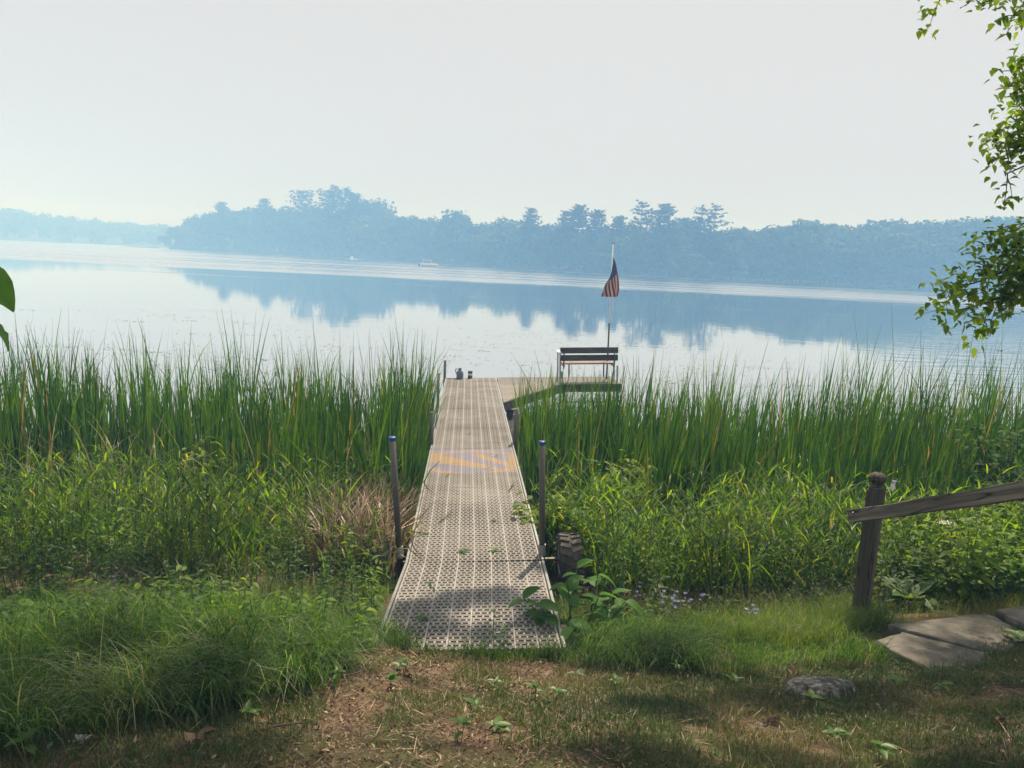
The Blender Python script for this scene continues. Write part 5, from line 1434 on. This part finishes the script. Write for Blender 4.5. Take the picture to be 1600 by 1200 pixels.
# thin sticks
for i, (x, y, az, L, lb) in enumerate(((.0, 3.40, 2.0, .10, 'pale short stick on the bare soil'), (1.55, 3.0, .1, .32, 'thin stick lying in the right lawn'), (2.28, 3.78, .05, .42, 'thin pale stick in front of the left step stone'), (-.95, 2.5, .4, .22, 'thin dark stick beside the pinkish dry leaves'))):
    mb = MB(); pts = [(math.cos(az) * L * t + .006 * math.sin(t * 9), math.sin(az) * L * t, .004 * math.sin(t * 5)) for t in np.linspace(0, 1, 6)]
    mb.tube(pts, [.005, .005, .0045, .004, .003, .002], 6)
    tag(mb.build('stick', M['straw'] if i < 3 else M['twig'], M=Matrix.Translation((x, y, gz(x, y) + (.012 if i != 4 else .055)))), lb, 'stick', 'sticks on the near ground')

# ------------------------------------------------------------------ birch overhanging from the right
BI = empty('birch_tree', (5.3, 5.6, gz(5.3, 5.6)), 'birch tree reaching leafy branches in from the right edge', 'tree')
bz = gz(5.3, 5.6)
lp = lambda q: Vector((q[0] - 5.3, q[1] - 5.6, q[2] - bz))
mb = MB(); mb.tube([lp((5.3, 5.6, bz - .2)), lp((5.28, 5.62, 2.5)), lp((5.2, 5.7, 5.0)), lp((5.05, 5.8, 7.6)), lp((4.9, 5.9, 10.5))], [.17, .14, .11, .08, .04], 12)
mb.build('trunk', M['bark'], BI, smooth=True)
rng = np.random.default_rng(81)
tw = MB(); BLV = Bag()
def branch(pts, r0, dens, spread, lsize, hang=.5, sub=5, sublen=.35):
    """pts from the trunk outwards; leaves hang from short side twigs"""
    pts = np.array(pts, float); 
    tw.tube([lp(q) for q in pts], list(np.linspace(r0, .003, len(pts))), 6)
    seg = np.linalg.norm(np.diff(pts, axis=0), axis=1); tot = seg.sum(); cum = np.concatenate([[0], np.cumsum(seg)])
    nsub = max(2, int(tot * sub))
    for s in np.linspace(.12 * tot, tot, nsub):
        i = min(np.searchsorted(cum, s, 'right') - 1, len(seg) - 1)
        q = pts[i] + (pts[i + 1] - pts[i]) * (s - cum[i]) / seg[i]
        d = (pts[i + 1] - pts[i]) / seg[i] + rng.normal(size=3) * .7; d[2] -= hang; d /= np.linalg.norm(d)
        L = sublen * rng.uniform(.5, 1.1)
        e = q + d * L
        tw.tube([lp(q), lp((q + e) / 2 + np.array([0, 0, .02])), lp(e)], [.004, .003, .0015], 4, cap=False)
        k = max(3, int(dens * L))
        t = rng.uniform(.1, 1.05, k)
        P = q + (e - q) * t[:, None] + rng.normal(size=(k, 3)) * spread
        P = P - np.array([5.3, 5.6, bz])
        BLV.leaves(P, rng.uniform(0, 6.28, k), rng.normal(size=k) * .6 - .35, rng.uniform(.7, 1.15, k) * lsize, rng.uniform(.7, .95, k) * lsize * .9, droop=.25, fold=.15, rng=rng)
T0 = (5.25, 5.6, 3.0); T1 = (5.2, 5.7, 4.6)
V1 = dict(dens=150, spread=.055, lsize=.060, hang=.25, sub=12, sublen=.26)
for pts in ([T0, (4.3, 5.2, 3.5), (3.68, 5.0, 3.45), (3.39, 5.0, 3.34), (3.20, 5.0, 3.25), (3.03, 5.0, 3.19)],
            [T0, (4.3, 5.1, 3.35), (3.79, 5.0, 3.32), (3.46, 5.0, 3.19), (3.26, 5.0, 3.10), (3.08, 5.0, 3.04)],
            [T0, (4.3, 5.2, 3.55), (3.66, 5.05, 3.60), (3.46, 5.05, 3.52), (3.32, 5.05, 3.41)],
            [T1, (4.3, 5.3, 3.9), (3.82, 5.1, 3.71), (3.55, 5.1, 3.67), (3.43, 5.1, 3.65)],
            [T0, (4.3, 5.2, 3.4), (3.85, 5.0, 3.45), (3.62, 5.0, 3.33), (3.50, 5.0, 3.27)], [T1, (4.3, 5.3, 3.75), (3.90, 5.1, 3.63), (3.70, 5.0, 3.53), (3.56, 5.0, 3.55)], [T1, (4.2, 5.3, 3.8), (3.85, 5.0, 3.55), (3.60, 5.0, 3.47), (3.52, 5.0, 3.35)]):
    branch(pts, .018, **V1)
for pts in ([T1, (4.2, 5.2, 4.9), (3.56, 5.0, 4.84), (3.30, 5.0, 4.76), (3.24, 5.0, 4.70)],
            [T1, (4.2, 5.2, 4.6), (3.62, 5.0, 4.55), (3.37, 5.0, 4.46), (3.28, 5.0, 4.42)],
            [T1, (4.2, 5.2, 4.4), (3.65, 5.0, 4.34), (3.42, 5.0, 4.28), (3.29, 5.0, 4.25)],
            [T1, (4.2, 5.2, 4.3), (3.71, 5.0, 4.26), (3.46, 5.0, 4.18), (3.34, 5.0, 4.12)],
            [T1, (4.3, 5.1, 4.6), (3.63, 5.0, 4.70), (3.43, 5.0, 4.66), (3.32, 5.0, 4.55)]):
    branch(pts, .016, dens=190, spread=.06, lsize=.058, hang=.4, sub=13, sublen=.24)
branch([T1, (4.3, 5.2, 4.2), (3.6, 5.0, 4.09), (3.40, 5.0, 4.04), (3.28, 5.0, 3.98), (3.29, 5.0, 3.86)], .012, dens=90, spread=.035, lsize=.06, hang=.6, sub=10, sublen=.13)
T2 = (5.1, 5.8, 6.2)
for pts in ([T2, (4.2, 5.2, 5.6), (3.38, 5.0, 5.26), (3.03, 5.0, 5.16), (2.78, 5.0, 5.09), (2.66, 5.0, 5.04)], [T2, (4.2, 5.3, 5.5), (3.36, 5.0, 5.18), (3.05, 5.0, 5.08), (2.93, 5.0, 5.03)]):
    branch(pts, .014, dens=120, spread=.04, lsize=.054, hang=.15, sub=9, sublen=.14)
branch([T2, (4.0, 5.2, 5.3), (3.45, 5.0, 5.08), (3.2, 5.0, 4.97)], .012, dens=110, spread=.045, lsize=.06, hang=.3, sub=12, sublen=.2)
tw.build('branches', M['twig'], BI)
BLV.build('foliage', M['birchleaf'], BI)
# unseen upper limbs, their leaf clumps set sunward of spots to be shaded
tw = MB(); BLV = Bag()
SHADE = [  # ground spots chosen to be shaded: x, y, radius of the leaf clump
    (-2.2, 2.35, .40), (-1.6, 2.15, .42), (-.95, 2.25, .28), (-.9, 1.8, .4), (-2.6, 2.7, .35), (.55, 2.30, .26), (.80, 3.05, .22), (1.15, 2.40, .24), (1.30, 3.20, .24), (1.75, 2.3, .24), (1.85, 3.25, .28), (2.4, 3.25, .34), (2.85, 3.75, .45), (2.55, 4.45, .26), (3.3, 4.5, .42), (3.6, 3.6, .5),
    (-.60, 4.60, .23), (-.36, 4.80, .20), (-.05, 4.86, .20), (.16, 4.70, .16), (.26, 4.35, .20), (-.50, 4.30, .18), (-.10, 4.22, .14), (.37, 5.45, .13), (-1.9, 2.95, .25), (-3.4, 4.6, .5), (-2.7, 5.2, .4), (.95, 3.9, .22), (-1.25, 2.95, .2), (-1.6, 1.8, .4), (-2.3, 2.65, .28), (-1.25, 2.62, .2)]
for i, (x, y, rd_) in enumerate(SHADE):
    t = rng.uniform(7.6, 9.6)
    if y > 4.1 and x < 1: t = rng.uniform(8.6, 9.6)
    c = np.array([x, y, gz(x, y)]) + np.array(SUND) * t
    s = np.array([5.05, 5.8, min(9.5, c[2] - .6)])
    mid = (s + c) / 2 + np.array([0, 0, .5])
    tw.tube([lp(s), lp(mid), lp(c)], [.03, .02, .006], 5)
    k = int(420 * rd_ / .4)
    q = rng.normal(size=(k, 3)); q /= np.linalg.norm(q, axis=1, keepdims=True)
    P = c + q * rd_ * rng.uniform(.1, 1.1, (k, 1)) * np.array([1, 1, .7]) - np.array([5.3, 5.6, bz])
    BLV.leaves(P, rng.uniform(0, 6.28, k), rng.normal(size=k) * .5 - .3, rng.uniform(.07, .11, k), rng.uniform(.06, .09, k), droop=.2, rng=rng)
tw.build('limbs', M['twig'], BI)
BLV.build('crown', M['birchleaf'], BI)  # clumps out of view, shaped for the shade they cast

# ------------------------------------------------------------------ boats and jetty far off
PB = empty('pontoon_boat', (-25.4, 207, 0), 'white pontoon boat moored near the far shore left of the flag', 'boat')
PB.rotation_euler = (0, 0, rad(4))
for sy in (-1, 1):
    mb = MB(); mb.tube([(-2.5, sy * .9, .15), (2.2, sy * .9, .15), (2.8, sy * .9, .32)], [.3, .3, .08], 12); mb.build('pontoon', M['pontoon'], PB, smooth=True)
mb = MB(); mb.cbox((0, 0, .52), (5.2, 2.3, .1), .02); mb.build('deck', M['pontoon'], PB)
for (c, d) in (((-.9, -1.12, .82), (2.9, .05, .42)), ((-.9, 1.12, .82), (2.9, .05, .42)), ((-2.5, 0, .82), (.05, 2.2, .42)), ((1.9, -1.12, .82), (1.0, .05, .42)), ((2.4, 0, .82), (.05, 1.6, .42))):
    mb = MB(); mb.cbox(c, d, .01); mb.build('fence_panel', M['white'], PB)
mb = MB(); mb.cbox((-.6, 0, 1.95), (2.6, 2.1, .07), .02); mb.build('canopy', M['white'], PB)
for sx in (-1.7, .5):
    for sy in (-1, 1):
        mb = MB(); mb.tube([(sx, sy * 1.0, 1.0), (sx, sy * 1.0, 1.93)], .03, 6); mb.build('canopy_pole', M['white'], PB)
mb = MB(); mb.cbox((1.0, .4, .85), (.6, .8, .6), .03); mb.build('console', M['white'], PB)
mb = MB(); mb.cbox((-2.9, 0, .45), (.35, .35, .8), .05); mb.build('outboard_motor', M['fascia'], PB)
RB = empty('white_rowboat', (-68.7, 300, 0), 'tiny white boat on the water before the wooded point', 'boat')
V, F = [], []
ST_ = [(-1.6, .55, .5), (-.8, .75, .45), (0, .8, .45), (.9, .6, .52), (1.7, .05, .75)]
for (x, w_, h) in ST_: V += [(x, -w_, h), (x, -w_ * .6, -.1), (x, w_ * .6, -.1), (x, w_, h)]
for i in range(4):
    for j in range(3): F.append((i * 4 + j, (i + 1) * 4 + j, (i + 1) * 4 + j + 1, i * 4 + j + 1))
F.append((0, 1, 2, 3))
me = bpy.data.meshes.new('hull'); me.from_pydata(V, [], F); link('hull', me, M['white'], RB)
mb = MB(); mb.cbox((-.2, 0, .35), (.3, 1.3, .05), .01); mb.build('seat', M['tanboard'], RB)
mb = MB(); mb.cbox((-.5, 0, .9), (.9, .8, .9), .1); mb.build('cabin', M['white'], RB)
JY = empty('far_jetty', (-3.5, 268, 0), 'low pale jetty at the far shore left of the pines', 'jetty')
mb = MB(); mb.cbox((0, 0, .45), (7.0, 1.2, .10), .02); mb.build('deck', M['tanboard'], JY)
for x in (-3, -1, 1, 3):
    for sy in (-.5, .5):
        mb = MB(); mb.tube([(x, sy, -.8), (x, sy, .42)], .06, 6); mb.build('leg', M['pipe'], JY)
